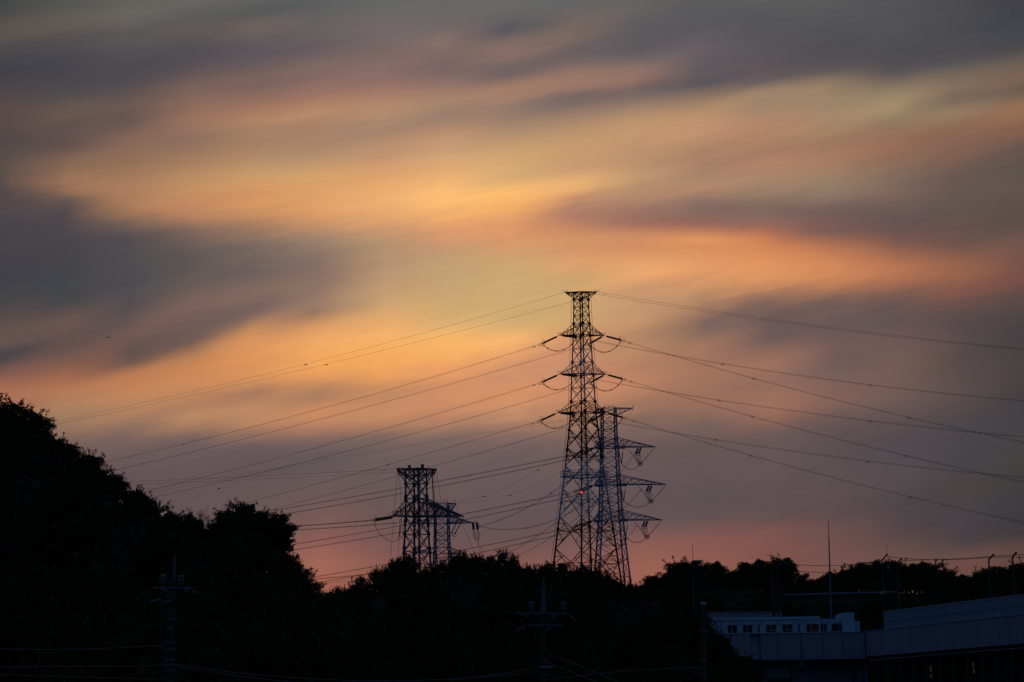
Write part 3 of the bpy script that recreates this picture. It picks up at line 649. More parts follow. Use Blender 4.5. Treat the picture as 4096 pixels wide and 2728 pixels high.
for px, w, h in ((1637.5, 12, 9), (1690, 12.5, 13)):
    p = P(px, 1871, 900); m = MB(); m.box(p + Vector((0, 0, h * .079 / 2)), w * .079, w * .079, h * .079); m.box(p + Vector((0, 0, h * .079)), w * .079 * 1.15, w * .079 * 1.15, .12); m.build('equipment_box', M_galv2, T3.root)
T3.arm(P(1571, 2065, 900), z3(2066), z3(1996), .26, 4); T3.arm(P(1856, 2066, 900), z3(2066), z3(1994), .26, 8); T3.arm(P(1836, 2063, 904), z3(2064), z3(1996), .2, 5)
m = MB(); a = P(1571, 2065, 897); b = P(1840, 2065, 897); c = P(1571, 2043, 897); d = P(1750, 2047, 897)
m.bar(a, b, .5, .4); m.bar(c, d, .14); m.bar(a, c, .18)
for q in range(12): u = a.lerp(P(1750, 2065, 897), q / 11); m.bar(u, u + Vector((0, 0, 1.7)), .1)
m.build('platform', M_galv2, T3.root)
im = MB(); tl3 = P(1573, 2068, 900); e3 = P(1496, 2080, 905); insulator(im, tl3, e3, .3, 16, .5); im.ring(e3 + Vector((.4, 0, .5)), .5, 1.1, (.4, 1, -.3), .06); im.ring(e3 + Vector((-.5, 0, .2)), .5, .25, (0, 1, 0), .05)
im.tube([tl3, tl3 + Vector((-1, 0, .6)), tl3 + Vector((-1.6, 0, 1.2))], .06, 4); im.build('insulator_string', M_insul, T3.root)
im = MB(); a = P(1603, 2072, 900); b = P(1601, 2102, 900); e = P(1598, 2150, 900)
for k in range(4): im.ring(a.lerp(b, k / 3.5), .35, .5, (.1, 1, 0), .06)
insulator(im, b, e, .28, 16, 0); im.ring(e, .65, .55, (0, 1, 0), .07); im.build('insulator_string', M_insul, T3.root)
jm = MB(); pts = [P(1495, 2083, 903), P(1500, 2102, 903), P(1515, 2130, 902), P(1533, 2150, 901), P(1555, 2162, 901), P(1575, 2166, 900), P(1590, 2160, 900), P(1598, 2150, 900)]; jm.tube(pts, .08, 5); jm.build('jumper_wire', M_wire, T3.root)
for a, b in ((P(1838, 2068, 900), P(1803, 2136, 900)), (P(1856, 2068, 900), P(1818, 2138, 900))):
    im = MB(); im.tube([a, b], .08, 4); insulator(im, a.lerp(b, .1), b, .22, 20, 0); im.build('insulator_string', M_insul, T3.root)
im = MB(); im.bar(P(1799, 2130, 900), P(1825, 2133, 900), .14); im.ring(P(1818, 2141, 900), .6, .5, (0, 1, 0), .07); im.build('grading_ring', M_insul, T3.root)
jm = MB(); jm.tube(sagline(P(1818, 2142, 900), P(1730, 2148, 900), -.5, 10), .06, 4); jm.build('jumper_wire', M_wire, T3.root)
DOWN = [((1590, 1890), (1556, 2300)), ((1598, 1903), (1618, 2290)), ((1740, 1884), (1738, 2290)), ((1746, 1884), (1772, 2060)), ((1596, 2156), (1592, 2230))]
for (a, b) in DOWN:
    m = MB(); m.tube([P(*a, 899), P(*b, 899)], .05, 4); m.build('down_lead', M_wire, T3.root)

# ---- fourth pylon: lower bluish one behind
T4 = Tower(1766, 2012, 1050, R_(45 + 10), [(2012, 36), (2093, 37), (2190, 40), (2300, 50)],
           'transmission_tower', "smaller blue-grey pylon overlapping the stout one's right side", 'pylon', 'power pylons', M_galv)
z4 = T4.z
T4.legs(z4(2013), .3, .24)
T4.panels([2013, 2040, 2066, 2093, 2130, 2160, 2190, 2230, 2270, 2310, 9999], .2)
T4.arm(P(1826, 2014, 1050), z4(2014), z4(2062), .2, 4, name='earthwire_arm'); T4.arm(P(1716, 2014, 1050), z4(2014), z4(2050), .2, 3, name='earthwire_arm')
T4.arm(P(1890, 2091, 1050), z4(2094), z4(2062), .3, 7); T4.arm(P(1638, 2094, 1050), z4(2094), z4(2068), .22, 5)
T4.arm(P(1870, 2216, 1050), z4(2212), z4(2190), .2, 4); T4.arm(P(1640, 2212, 1050), z4(2212), z4(2190), .2, 4)
m = MB()
for px in (1735, 1750, 1778, 1790, 1818): a = P(px, 2012, 1050); m.bar(a, a + Vector((0, 0, 1.4)), .16)
m.build('arcing_horn', M_galv, T4.root)
for dx in (0, 16):
    im = MB(); st = P(1891 + dx, 2092, 1050); en = P(1895 + dx, 2118, 1046); insulator(im, st, en, .5, 7, 0); im.bar(P(1885, 2091, 1050), st, .3)
    for w in (-5, 0, 4):
        im.tube([en + Vector((w * .06, 0, 0)), P(1898 + dx + w, 2140, 1046), P(1902 + dx * .7 + w * .5, 2158, 1046), P(1907 + dx * .5, 2161, 1046)], .07, 4)
    im.build('insulator_string', M_insul, T4.root)
im = MB(); im.tube([P(1889, 2092, 1050), P(1893, 2087, 1050), P(1908, 2085, 1050), P(1916, 2092, 1050), P(1917, 2106, 1050)], .09, 4); im.build('grading_ring', M_insul, T4.root)
for (a, b) in (((1822, 2020), (1838, 2070)), ((1838, 2070), (1900, 2215)), ((1906, 2160), (1921, 2215)), ((1911, 2158), (1932, 2212))):
    m = MB(); m.tube([P(*a, 1049), P(*b, 1049)], .05, 4); m.build('down_lead', M_wire, T4.root)

# ------------------------------------------------------------------ power lines
def wire(pts, Y0, Y1, label, group, r=.027, twin=.2, start=None, deg=2, spacers=(), markers=(), n=60, name='power_line', cat='wire'):
    xs = np.array([p[0] for p in pts], float); ys = np.array([p[1] for p in pts], float); w = np.ones(len(pts))
    if start is not None:
        s = proj(start); xs = np.insert(xs, 0, s[0]); ys = np.insert(ys, 0, s[1]); w = np.insert(w, 0, 30.0); Y0 = start.y
    c = np.polyfit(xs, ys, min(deg, len(xs) - 1), w=w)
    x0, x1 = xs[0], xs[-1]
    if group in (GL, GM) and x1 < 1200: Y1 += (Y1 - Y0) * 110 / (x0 - x1); x1 -= 110
    at = lambda x: P(x, np.polyval(c, x), Y0 + (Y1 - Y0) * (x - x0) / (x1 - x0))
    ps = [at(x) for x in np.linspace(x0, x1, n)]
    m = MB()
    for o_ in ((-.5, .5) if twin else (0,)): m.tube([p + Vector((0, 0, o_ * twin)) for p in ps], r, 4)
    o = m.build(name, M_wire, origin=tuple(ps[0])); tag(o, label, cat, group)
    for sx in spacers:
        p = at(sx); d = (at(sx + 3) - p).normalized(); q = MB(); q.box(p, .3, .12, twin + .06)
        q.tube([p - d * .9 - Vector((0, 0, .28)), p - d * .55 - Vector((0, 0, .3))], .07, 6); q.tube([p + d * .45 - Vector((0, 0, .3)), p + d * .8 - Vector((0, 0, .28))], .07, 6); q.bar(p - d * .9 - Vector((0, 0, .28)), p + d * .8 - Vector((0, 0, .28)), .05)
        q.build('spacer', M_insul, o)
    for sx in markers:
        p = at(sx); q = MB()
        q.bar(p, p - Vector((0, 0, .35)), .12)
        for k in (-1, 1): q.tube([p - Vector((0, 0, .15)), p + Vector((k * .3, 0, -.3)), p + Vector((k * .55, 0, -.42))], [.08, .14, .05], 6)
        q.build('vibration_damper', M_insul, o)
    return o
s_ = 1.7401
def sc(l): return [(a * s_, b * s_) for a, b in l]
GL, GR, GM = 'conductors leaving the tall pylon to the left', 'conductors leaving the tall pylon to the right', 'conductors behind the treetops'
tl_, tr_ = Vector((T1.c.x - 65*T1.k, MY, zt(1168))), Vector((T1.c.x + 65*T1.k, MY, zt(1168)))
wire(sc([(900,783),(500,888),(110,972)]), 800, 1000, "thin earth wire sloping left from the tall pylon's top, upper of two", GL, .028, 0, tl_, markers=(1223,), spacers=())
wire(sc([(1200,720),(800,826),(400,918),(105,980)]), 800, 1000, "thin earth wire sloping left from the tall pylon's top, lower of two", GL, .028, 0, Vector((T1.c.x - 22*T1.k, MY + 3, zt(1196))), markers=(1306,))
wl = [[(900,892),(600,978),(240,1062)], [(1150,848),(900,918),(600,1003),(270,1078)], [(1000,948),(700,1040),(350,1125)], [(1000,980),(700,1065),(350,1143)]]
lv = ["top", "top", "middle", "middle", "lowest", "lowest"]; ud = ["upper", "lower"] * 3
for i in range(4): wire(sc(wl[i]), 800, 1000, "conductor sloping left from the tall pylon's %s crossarm, %s of its two" % (lv[i], ud[i]), GL, start=SL[i], spacers=((2136, 735) if i == 0 else (2136,) if i == 2 else ()))
wire([(2099,1700),(1711,1815),(1406,1896),(1100,1983),(980,2012)], 800, 1000, "conductor sloping left from the tall pylon's lowest crossarm, upper of its two", GL, start=SL[4], spacers=(2130, 1552))
wire([(2241,1720),(1915,1807),(1711,1871),(1599,1906),(1100,2034)], 800, 1000, "conductor sloping left from the tall pylon's lowest crossarm, lower of its two", GL, start=SL[5])
wire([(2500,1188),(3178,1289),(4150,1401)], 800, 650, "thin earth wire sloping right from the tall pylon's top, upper of two", GR, .028, 0, tr_, spacers=(2418,))
wire([(2500,1203),(3110,1285.5),(4150,1404)], 800, 650, "thin earth wire sloping right from the tall pylon's top, lower of two", GR, .028, 0, Vector((T1.c.x + 50*T1.k, MY - 3, zt(1182))))
wr = [[(2500,1393),(2891,1456),(3479,1536),(4150,1609)], [(3015,1516),(3636,1667),(4150,1781)], [(2500,1544),(2877,1601),(3480,1681),(4150,1753)], [(3010,1667),(3624,1822),(4150,1940)], [(2500,1705),(2863,1759),(3473,1841),(4150,1916)], [(3005,1824),(3642,1986),(4150,2102)]]
wsp = [(2891, 3479), (2519, 3015, 3636), (2877, 3480), (2525, 3010, 3624), (2863, 3473), (2535, 3005, 3642)]
for i in range(6): wire(wr[i], 800, 650, "conductor running right from the tall pylon's %s crossarm, %s of its two" % (lv[i], 'flatter' if i % 2 == 0 else 'steeper'), GR, start=SR[i], spacers=wsp[i])
wire([(2236,1681),(2119,1700),(1813,1753),(1559,1792),(1100,1868),(611,1957)], 950, 1150, "faint thin wire running left from the grey pylon's top, upper of two", GM, .028, 0, P(2385, 1655, 950), deg=2)
wire([(2119,1709),(1813,1760),(1559,1800),(1100,1875),(640,1965)], 950, 1150, "faint thin wire running left from the grey pylon's top, lower of two", GM, .028, 0, P(2390, 1664, 950), deg=2)
wire([(1518,1879),(1100,1901),(501,1927)], 900, 1080, "thin wire running left from the stout pylon's flat top, upper of two", GM, .04, 0, P(1587, 1875, 900), spacers=(1518, 1540), deg=2)
wire([(1300,1903),(1100,1914),(520,1938)], 900, 1080, "thin wire running left from the stout pylon's flat top, lower of two", GM, .028, 0, P(1594, 1888, 900))
w2 = [[(2246,1827),(1880,1901),(1711,1932),(1100,2041)], [(2246,1848),(1711,1953),(1130,2058)], [(2241,1978),(1875,2052),(1599,2103),(1156,2181)], [(2236,2006),(1864,2080),(1599,2125),(1146,2205)], [(2221,2123),(1854,2199),(1543,2258),(1238,2311)], [(2218,2151),(1910,2212),(1543,2281),(1268,2332)]]
for i in range(6): wire(w2[i], 960, 1150, "conductor running left from the grey pylon's %s crossarm, %s of its two" % (lv[i], ud[i]), GM, .05, .2, T2L[i], deg=2, spacers=((1880,),(),(1875,),(),(),())[i])
wire([(1426,2087),(1161,2105),(900,2116)], 905, 1050, "conductor running left from the stout pylon's ribbed insulator", GM, .06, .16, e3, spacers=(1426, 1460))
wire([(1589,2091),(1161,2121),(900,2132)], 905, 1050, "conductor just below the stout pylon's insulator line, running left", GM, .05, .16, spacers=(1580,))
wire([(1829,2006),(1938,1984),(2152,1877),(2310,1750)], 1048, 960, "thin sagging wire with balls from small pylon up to the grey pylon, upper", GM, .028, 0, markers=(1938, 2152))
wire([(1829,2012),(1940,2003),(2040,1980),(2236,1889),(2320,1840)], 1048, 960, "thin sagging wire with balls from small pylon up to the grey pylon, lower", GM, .028, 0, markers=(2040,))
wire([(1915,2105),(2043,2062),(2150,2011),(2231,1950),(2380,1828)], 1048, 950, "steep sagging conductor from the small pylon's arm end to the grey pylon", GM, .05, .35, spacers=(2205,))
wire([(1915,2105),(2017,2118),(2104,2113),(2221,2077),(2380,1985)], 1048, 950, "deeply sagging conductor from the small pylon's arm end to the grey pylon", GM, .05, .3, spacers=(2104,))
wire([(1997,2225),(2119,2169),(2221,2087),(2380,1960)], 1040, 950, "sagging conductor rising from the treetops to the grey pylon, left one", GM, .045, .3)
wire([(1960,2262),(2119,2205),(2260,2105),(2400,1990)], 1040, 950, "sagging conductor rising from the treetops to the grey pylon, right one", GM, .04, .3)
wire([(1243,2316),(1385,2306),(1497,2291),(1560,2282)], 1000, 940, "low wire just above the dip in the trees, flatter one", GM, .05, .16)
wire([(1268,2336),(1420,2322),(1530,2316)], 1000, 940, "lowest wire just above the dip in the trees", GM, .045, 0)
for k, ((a, b), (c, d)) in enumerate((((2545, 1805), (2470, 1905)), ((2570, 1955), (2470, 2060)), ((2550, 2098), (2470, 2205)), ((2525, 1650), (2490, 1700)))):
    wire([(a, b), ((a + c) / 2, (b + d) / 2 + 2), (c, d)], 950, 945, "thin slack lead hanging under the grey pylon's %s right arm" % ['upper', 'middle', 'lower', 'short top'][k], 'slack leads under the grey pylon arms', .04, .25 if k < 3 else 0, n=10)

# ------------------------------------------------------------------ aeroplane and birds
p = P(431, 1349, 20500); L_ = 37.0; u = L_ / 2
ae = empty('airliner', p, "distant airliner flying right in the dusky sky on the left", 'aeroplane')
m = MB(); m.tube([p + Vector((x * u, 0, z)) for x, z in ((-1, 1.2), (-.8, .6), (-.4, 0), (.75, 0), (.92, -.2), (1, -.6))], [.4, 1.3, 2.3, 2.3, 1.7, .4], 12); m.build('fuselage', M_plane, ae)
for sg in (-1, 1):
    m = MB(); i = len(m.v); m.bar(p + Vector((2, sg * 2, -1.2)), p + Vector((-5, sg * 17, .2)), 4.0, .5); m.build('wing', M_plane, ae)
    m = MB(); m.bar(p + Vector((-u + 3, sg * 1, 1)), p + Vector((-u, sg * 6.5, 1.4)), 2.2, .3); m.build('tailplane', M_plane, ae)
    m = MB(); e = p + Vector((1.5, sg * 5.8, -2.6)); m.tube([e + Vector((-2.2, 0, 0)), e, e + Vector((2.2, 0, 0))], [.7, 1.1, 1.0], 10); m.build('engine', M_plane, ae)
m = MB(); m.tube([p + Vector((-u + 4, 0, 1.5)), p + Vector((-u + .6, 0, 7.5))], [2.0, .8], 4); m.build('tail_fin', M_plane, ae)
p = P(876, 1955, 300); m = MB()
m.tube([p + Vector((0, -.16, 0)), p + Vector((0, -.05, 0)), p + Vector((0, .1, 0)), p + Vector((0, .22, 0))], [.02, .045, .04, .01], 8)
for sg in (-1, 1):
    for k, (x, z, w) in enumerate(((.02, .01, .10), (.10, .055, .09), (.18, .11, .05))):
        if k: m.bar(pp, p + Vector((sg * x, 0, z)), .025, .12 - k * .03)
        pp = p + Vector((sg * x, 0, z))
tag(m.build('bird', M_feather, origin=tuple(p)), "small dark bird with raised wings flying above the left treetops", 'bird')

# ------------------------------------------------------------------ the pale building
def xy(px, Y): return ((px - CX) / F * Y * 1.008, Y)
def pt(px, py, Y): return P(px, py, Y)
BY = 300
bld = empty('long_building', (pt(3200, 2600, BY).x, BY, 0), "pale flat-roofed school-like building with a row of small upper windows", 'building')
def Wl(x0, x1, ytop, ybot, Y, t, name, m_, par=None, tilt=0, label=None):
    a = pt(x0, ytop, Y); b = pt(x1, ytop, Y + tilt); mm = MB()
    z1 = max(a.z, pt((x0+x1)/2, ytop, Y).z) if False else pt((x0+x1)/2, ytop, Y).z
    z0 = pt((x0+x1)/2, ybot, Y).z if ybot is not None else 0
    mm.wall((a.x, a.y), (b.x, b.y), z0, z1, t); o = mm.build(name, m_, par or bld)
    if label: o['label'] = label
    return o
Wl(2830, 3126, 2449, None, 326, 12, 'rear_block', M_wall3)
Wl(2828, 3128, 2446.5, 2449, 325.9, 12.2, 'rear_parapet', M_wall)
# window storey: built as wall pieces round the window openings
YB = 306
segs = [(2883, 2887), (2909, 2929, 2949), (2970, 2990, 3011), (3030, 3039), (3063, 3083, 3106), (3127, 3147, 3171), (3191, 3200), (3224, 3243, 3276), (3281, 3293, 3309), (3325, 3357, 3369)]
wt, wb, bt, bb = 2497, 2531, 2478, 2560
zt_, zwb, zbt = pt(3120, wt, YB).z, pt(3120, wb, YB).z, pt(3120, bt, YB).z
X = lambda px: pt(px, wt, YB).x
m = MB()
m.wall((X(2850), YB), (X(3369), YB), zt_, zbt, 8); m.wall((X(2850), YB), (X(3369), YB), 0, zwb, 8)
cur = 2850
for s in segs:
    m.wall((X(cur), YB), (X(s[0]), YB), zwb, zt_, .5); cur = s[-1]
m.build('window_storey_wall', M_wall2, bld)
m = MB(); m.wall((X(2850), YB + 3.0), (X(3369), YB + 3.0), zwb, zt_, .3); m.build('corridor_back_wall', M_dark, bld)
m = MB(); m.wall((X(2846), YB - .15), (X(3280), YB - .15), zbt + .003, zbt + .28, 8.2); m.build('roof_edge', M_wall2, bld)
for k in (2888, 2935, 2958, 3018, 3046, 3110, 3121, 3182, 3200, 3214, 3286, 3314):     # downpipes and panel joints of the roof band
    m = MB(); m.box(Vector((X(k), YB - .08, (zt_ + zbt) / 2 + .05)), .09 + .05 * (k % 2), .1, zbt - zt_ + .2); m.build('panel_joint', M_wall, bld)
for s in segs:
    wf = MB(); x0, x1 = X(s[0]), X(s[-1]); t = .07
    for zz in (zwb + t/2, zt_ - t/2): wf.box(((x0 + x1) / 2, YB + .2, zz), x1 - x0, .08, t)
    xm = [X(v) for v in s]
    for x in xm: wf.box((min(max(x, x0 + t/2), x1 - t/2), YB + .2, (zwb + zt_) / 2), t, .09, zt_ - zwb - .002)
    w = wf.build('window', M_trim, bld)
    gl = MB(); gl.box(((x0 + x1) / 2, YB + .26, (zwb + zt_) / 2), x1 - x0 - .02, .02, zt_ - zwb - .02); gl.build('pane', M_glass, w)
    if s[0] in (3063, 3127, 3224):
        h = MB(); xa, xb = X(s[1]), x1; h.box(((xa + xb) / 2, YB + .17, zwb + .3), xb - xa, .05, .06); h.build('safety_bar', M_trim, w)
Wl(3369.5, 3417, 2450, None, YB - 1, 7, 'stair_tower', M_wall2); Wl(3417.5, 3439, 2484, None, YB - .4, 6, 'stair_annex', M_wall2)
# projecting parapet storey
YC = 300
a, b, c = Wl(2860, 3000, 2533, 2638, YC, 5, 'balcony_parapet', M_wall3), Wl(3000.5, 3038, 2533, 2638, YC + .6, 4, 'balcony_recess', M_wall2), Wl(3038.5, 3458, 2532, 2638, YC, 5, 'balcony_parapet', M_wall)
Wl(3038.5, 3040.5, 2534, 2638, YC - .08, .1, 'downpipe', M_dark); Wl(2999.5, 3001, 2560, 2638, YC - .08, .1, 'downpipe', M_trim)
Wl(2860, 3458, 2531, 2533, YC - .1, 5.3, 'parapet_coping', M_wall2)
Wl(2860, 3470, 2640, 2652, YC + 3.2, .6, 'lintel', M_dark)
Wl(2860, 3462, 2652.5, 2655, YC + 2.6, 1.0, 'ledge', M_trim)
Wl(2860, 3470, 2656, None, YC + 3.6, 5, 'lower_wall', M_wall)
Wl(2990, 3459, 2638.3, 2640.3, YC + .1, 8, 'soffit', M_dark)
for x0, x1 in ((3062, 3115), (3117, 3158)):
    w = Wl(x0, x1, 2662, 2711, YC + 3.45, .12, 'window', M_wall2); w['label'] = 'pale blind window panel'
for x0, x1 in ((3075, 3117), (3119, 3160)): Wl(x0, x1, 2713, 2760, YC + 3.4, .12, 'window', M_glass)
Wl(3160, 3162.5, 2656, 2790, YC + 3.3, .2, 'downpipe', M_dark); Wl(3410, 3418, 2656, None, YC + 1, .5, 'column', M_dark); Wl(3450, 3456, 2640, None, YC + .6, .5, 'column', M_dark)

for k in (3110, 3205, 3290, 3370): Wl(k, k + 1.2, 2534, 2637, YC - .04, .05, 'panel_joint', M_dark)
# right wing, running towards the viewer
rw = empty('wing_building', (37.3, 300, 0), "long pale wing with parapet and dark colonnade cut by the right edge", 'building')
A0 = pt(3462, 2524, 300); A1 = pt(4096, 2462, 262)
D = (Vector((A1.x, A1.y)) - Vector((A0.x, A0.y))); LEN = D.length; D.normalize(); Nn = Vector((-D.y, D.x)); Nn = Nn if Nn.x > 0 else -Nn
ztp = (A0.z + A1.z) / 2; zbp = (pt(3464, 2627, 300).z + pt(4096, 2573, 262).z) / 2
def along(t, off=0): q = Vector((A0.x, A0.y)) + D * t + Nn * off; return (q.x, q.y)
def wing(t0, t1, z0, z1, off, th, name, m_, par=None):
    mm = MB(); a, b = Vector(along(t0, off)), Vector(along(t1, off)); i = len(mm.v)
    for z in (z0, z1):
        for q in (a, b, b + Nn * th, a + Nn * th): mm.v.append(Vector((q.x, q.y, z)))
    mm.f += [(i+3, i+2, i+1, i), (i+4, i+5, i+6, i+7), (i, i+1, i+5, i+4), (i+1, i+2, i+6, i+5), (i+2, i+3, i+7, i+6), (i+3, i, i+4, i+7)]
    return mm.build(name, m_, par or rw)
END = LEN + 24
wing(0, END, zbp, ztp, 0, .3, 'parapet', M_wall3)
wing(-.05, END, ztp + .003, ztp + .09, -.06, .45, 'parapet_coping', M_wall)
for t in np.arange(4.2, END, 4.2): wing(t, t + .035, zbp + .02, ztp - .02, -.02, .03, 'panel_joint', M_wall)
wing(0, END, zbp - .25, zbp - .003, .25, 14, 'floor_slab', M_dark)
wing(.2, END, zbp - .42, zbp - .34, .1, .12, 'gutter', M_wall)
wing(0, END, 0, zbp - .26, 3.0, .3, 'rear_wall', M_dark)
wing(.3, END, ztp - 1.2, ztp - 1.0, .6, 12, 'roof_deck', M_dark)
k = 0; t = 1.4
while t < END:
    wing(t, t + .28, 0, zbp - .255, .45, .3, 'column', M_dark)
    t += 3.35; k += 1
for t in np.arange(2.6, END - 2, 3.35):
    wing(t, t + 1.6, zbp - 4.6, zbp - 1.0, 2.92, .05, 'window', M_glass)
def on_wing(px):        # distance along the wing seen at a photo column
    d = ray(px, 2600); return (A0.x * d.y - A0.y * d.x) / (D.y * d.x - D.x * d.y)
for px, (y0, y1) in ((3643, (2662, 2690)), (3644, (2697, 2711)), (3810, (2651, 2672)), (3812, (2676, 2694)), (3727, (2660, 2728))):
    t = on_wing(px); Yh = along(t)[1]; za, zb = pt(px, y1, Yh).z, pt(px, y0, Yh).z
    wing(t, t + .34, za, zb, 2.0, .05, 'lit_window', M_glow if px != 3727 else M_dark)
# louvred fence on the wing's roof
fe = empty('louvred_fence', (*along(0, .9), ztp - 1.0), "long blue-grey two-tier louvred fence along the wing's roof", 'fence')
t0 = on_wing(3509); ft = (pt(3509, 2440, along(t0)[1]).z + pt(4096, 2382, 262).z) / 2; fm = (pt(3509, 2476, along(t0)[1]).z + pt(4096, 2421, 262).z) / 2
for (z0, z1) in ((ztp - 1.0, fm - .08), (fm + .08, ft - .06)):
    m = MB(); t = t0 + .1
    while t < END:
        a = Vector(along(t, .95)); m.box((a.x, a.y, (z0 + z1) / 2), .045, .16, z1 - z0, math.atan2(D.y, D.x) + .9); t += .14
    m.build('slat_panel', M_panel if z0 < fm - .5 and z0 < ztp else M_panel, fe)
m = MB(); t = t0
while t < END:
    a = along(t, .86)
    for (z0, z1) in ((ztp - .9, fm - .1), (fm + .1, ft - .08)): m.box((a[0], a[1], (z0 + z1) / 2), .07, .07, z1 - z0)
    t += .95 + .25 * math.sin(t * 3)
m.build('mullion', M_wall2, fe)
for z in (fm, ft, ztp + .2):
    m = MB(); a, b = along(t0, .85), along(END, .85); m.bar(Vector((*a, z)), Vector((*b, z)), .08, .10); m.build('rail', M_trim if z != fm else M_panel, fe)
t = t0
while t < END:
    a = along(t, 1.1); m = MB(); m.box((a[0], a[1], (ztp - 1 + ft) / 2), .1, .1, ft - ztp + 1); m.build('post', M_panel, fe); t += 2.9

# ------------------------------------------------------------------ masts, bent posts, rails behind the building
def mast(px, py, Y, zb, r, label, tip=.25):
    p = pt(px, py, Y); m = MB(); x = p.x; zt0 = p.z
    z1 = zb + (zt0 - zb) * .45; z2_ = zb + (zt0 - zb) * .8
    m.tube([Vector((x, Y, z)) for z in (zb, z1, z1 + .02, z2_, z2_ + .02, zt0)], [r, r*.9, r*.8, r*.62, r*.45, r*tip], 8)
    m.tube([Vector((x, Y, zb)), Vector((x, Y, zb + .25))], r * 2.2, 8)
    tag(m.build('whip_mast', M_galv2, origin=(x, Y, zb)), label, 'mast', 'thin masts above the right treeline')
mast(3313, 2075, 309, zbt + .28, .10, "tall thin whip mast on the pale building's roof, the taller of two")
mast(2770, 2176, 330, 0.0, .085, "thin whip mast left of the pale building, the shorter of two")
def bent_post(px, ybend, tx, ty, Y, zb, label, r=.085, stalk=False):
    r *= .85
    a = pt(px, ybend, Y); tip = pt(tx, ty, Y); root = empty('bent_post', (a.x, Y, zb), label, 'post', 'posts with slanted tops behind the building')
    m = MB(); m.tube([Vector((a.x, Y, zb)), a - Vector((0, 0, .25)), a], [r * 1.1, r, r], 8); m.build('shaft', M_post, root)
    m = MB(); m.tube([a, tip], [r * 1.15, r * 1.25], 8); m.tube([tip, tip + (tip - a) * .1], r * 1.5, 8); m.build('slanted_arm', M_post, root)
    if stalk:
        m = MB(); m.bar(tip + Vector((0, 0, -2.2)), tip + Vector((0, 0, 1.0)), .03); m.build('aerial', M_galv2, root)
    return tip
tips = [bent_post(3527, 2242, 3548, 2218, 318, 0, "bent-top post with a thin aerial at its tip, above the roof gap", stalk=True),
        bent_post(3588, 2252, 3606, 2235, 300, 0, "bent-top post just right of the one with an aerial"),
        bent_post(3955, 2238, 3974, 2219, 296, 0, "bent-top post above the louvred fence, left of the pair at right", .1),
        bent_post(4050, 2228, 4065, 2210, 290, 0, "rightmost bent-top post, near the photo's right edge", .1)]
g1 = empty('gantry', (pt(3090, 2448, 322).x, 322, 0), "small steel gantry with long slanted arm over the building's rear block", 'gantry')
for x, yt in ((3086, 2285), (3093, 2283), (3107, 2268)):
    a = pt(x, yt, 322); m = MB(); m.tube([Vector((a.x, 322, 0)), a], .07, 8); m.build('upright', M_post, g1)
for dy in (0, 7):
    m = MB(); m.tube([pt(3087, 2280 + dy, 321.8), pt(3107, 2264 + dy, 321.8), pt(3146, 2246 + dy, 321.8)], .06, 6); m.build('slanted_arm', M_post, g1)
m = MB(); zz0, zz1 = pt(3110, 2448, 322).z, pt(3110, 2362, 322).z; xa, xb = pt(3092, 2400, 322).x, pt(3124, 2400, 322).x
for x in np.linspace(xa, xb, 5): m.bar(Vector((x, 321.5, zz0 - .5)), Vector((x, 321.5, zz1)), .06)
for z in np.arange(zz0, zz1, .42): m.bar(Vector((xa, 321.5, z)), Vector((xb, 321.5, z)), .05); m.bar(Vector((xa, 321.5, z)), Vector((xb, 321.5, z + .42)), .03)
m.build('ladder_cage', M_post, g1)
m = MB(); a, b = pt(3096, 2362, 321), pt(3136, 2352, 321); m.bar(a, b, .25, .12); m.build('landing', M_post, g1)
m = MB(); m.tube([pt(3134, 2380, 318), pt(3360, 2373, 310), pt(3584, 2368, 301)], .085, 8); tag(m.build('handrail_pipe', M_pipe, origin=tuple(pt(3134, 2380, 318))), "thick pale horizontal pipe rail spanning before the dark wood", 'rail', 'horizontal rails above the roof')
m = MB(); m.tube([pt(3144, 2402, 318), pt(3330, 2403, 312), pt(3528, 2401, 305)], .045, 8); tag(m.build('handrail_pipe', M_post, origin=tuple(pt(3144, 2402, 318))), "thinner horizontal pipe rail below the thick pale one", 'rail', 'horizontal rails above the roof')
for px, py, Y, lab in ((3598, 2337, 299, "small grey box on the post beside the bent-top pair"), (3965, 2378, 295, "small grey box low on the bent-top post over the fence"), (4064, 2325, 289, "small grey box beside the rightmost bent-top post")):
    p = pt(px, py, Y); m = MB(); m.box(p, .48, .35, .18); m.box(p - Vector((0, 0, .16)), .4, .3, .12); m.bar(p - Vector((.34, 0, 0)), p, .05)
    m.bar(p - Vector((.05, 0, 0)), p - Vector((.05, 0, 2.8)), .09); tag(m.build('junction_box', M_post, origin=tuple(p)), lab, 'box', 'boxes beside the bent-top posts')
def bw(pts, Y0, Y1, lab, r=.028):
    return wire(pts, Y0, Y1, lab, 'wires between bent-top posts', r, 0, n=24, name='barbed_wire', cat='wire')
bw([(3146,2256),(3300,2259),(3450,2258),(3548,2236)], 321, 318, "wavy wire from the gantry arm to the aerial post")
bw([(3198,2286),(3260,2289),(3310,2291)], 320, 312, "short low wavy wire ending at the tall whip mast")
bw([(3548,2226),(3736,2239),(3957,2229)], 318, 296, "upper wavy wire between the two pairs of bent-top posts")
bw([(3608,2242),(3780,2237),(3970,2226)], 300, 296, "lower wavy wire between the two pairs of bent-top posts")
bw([(3974,2226),(4065,2219),(4180,2214)], 296, 280, "upper wire leaving the rightmost bent-top post")
bw([(3974,2229),(4065,2228),(4180,2230)], 296, 280, "lower wire leaving the rightmost bent-top post")
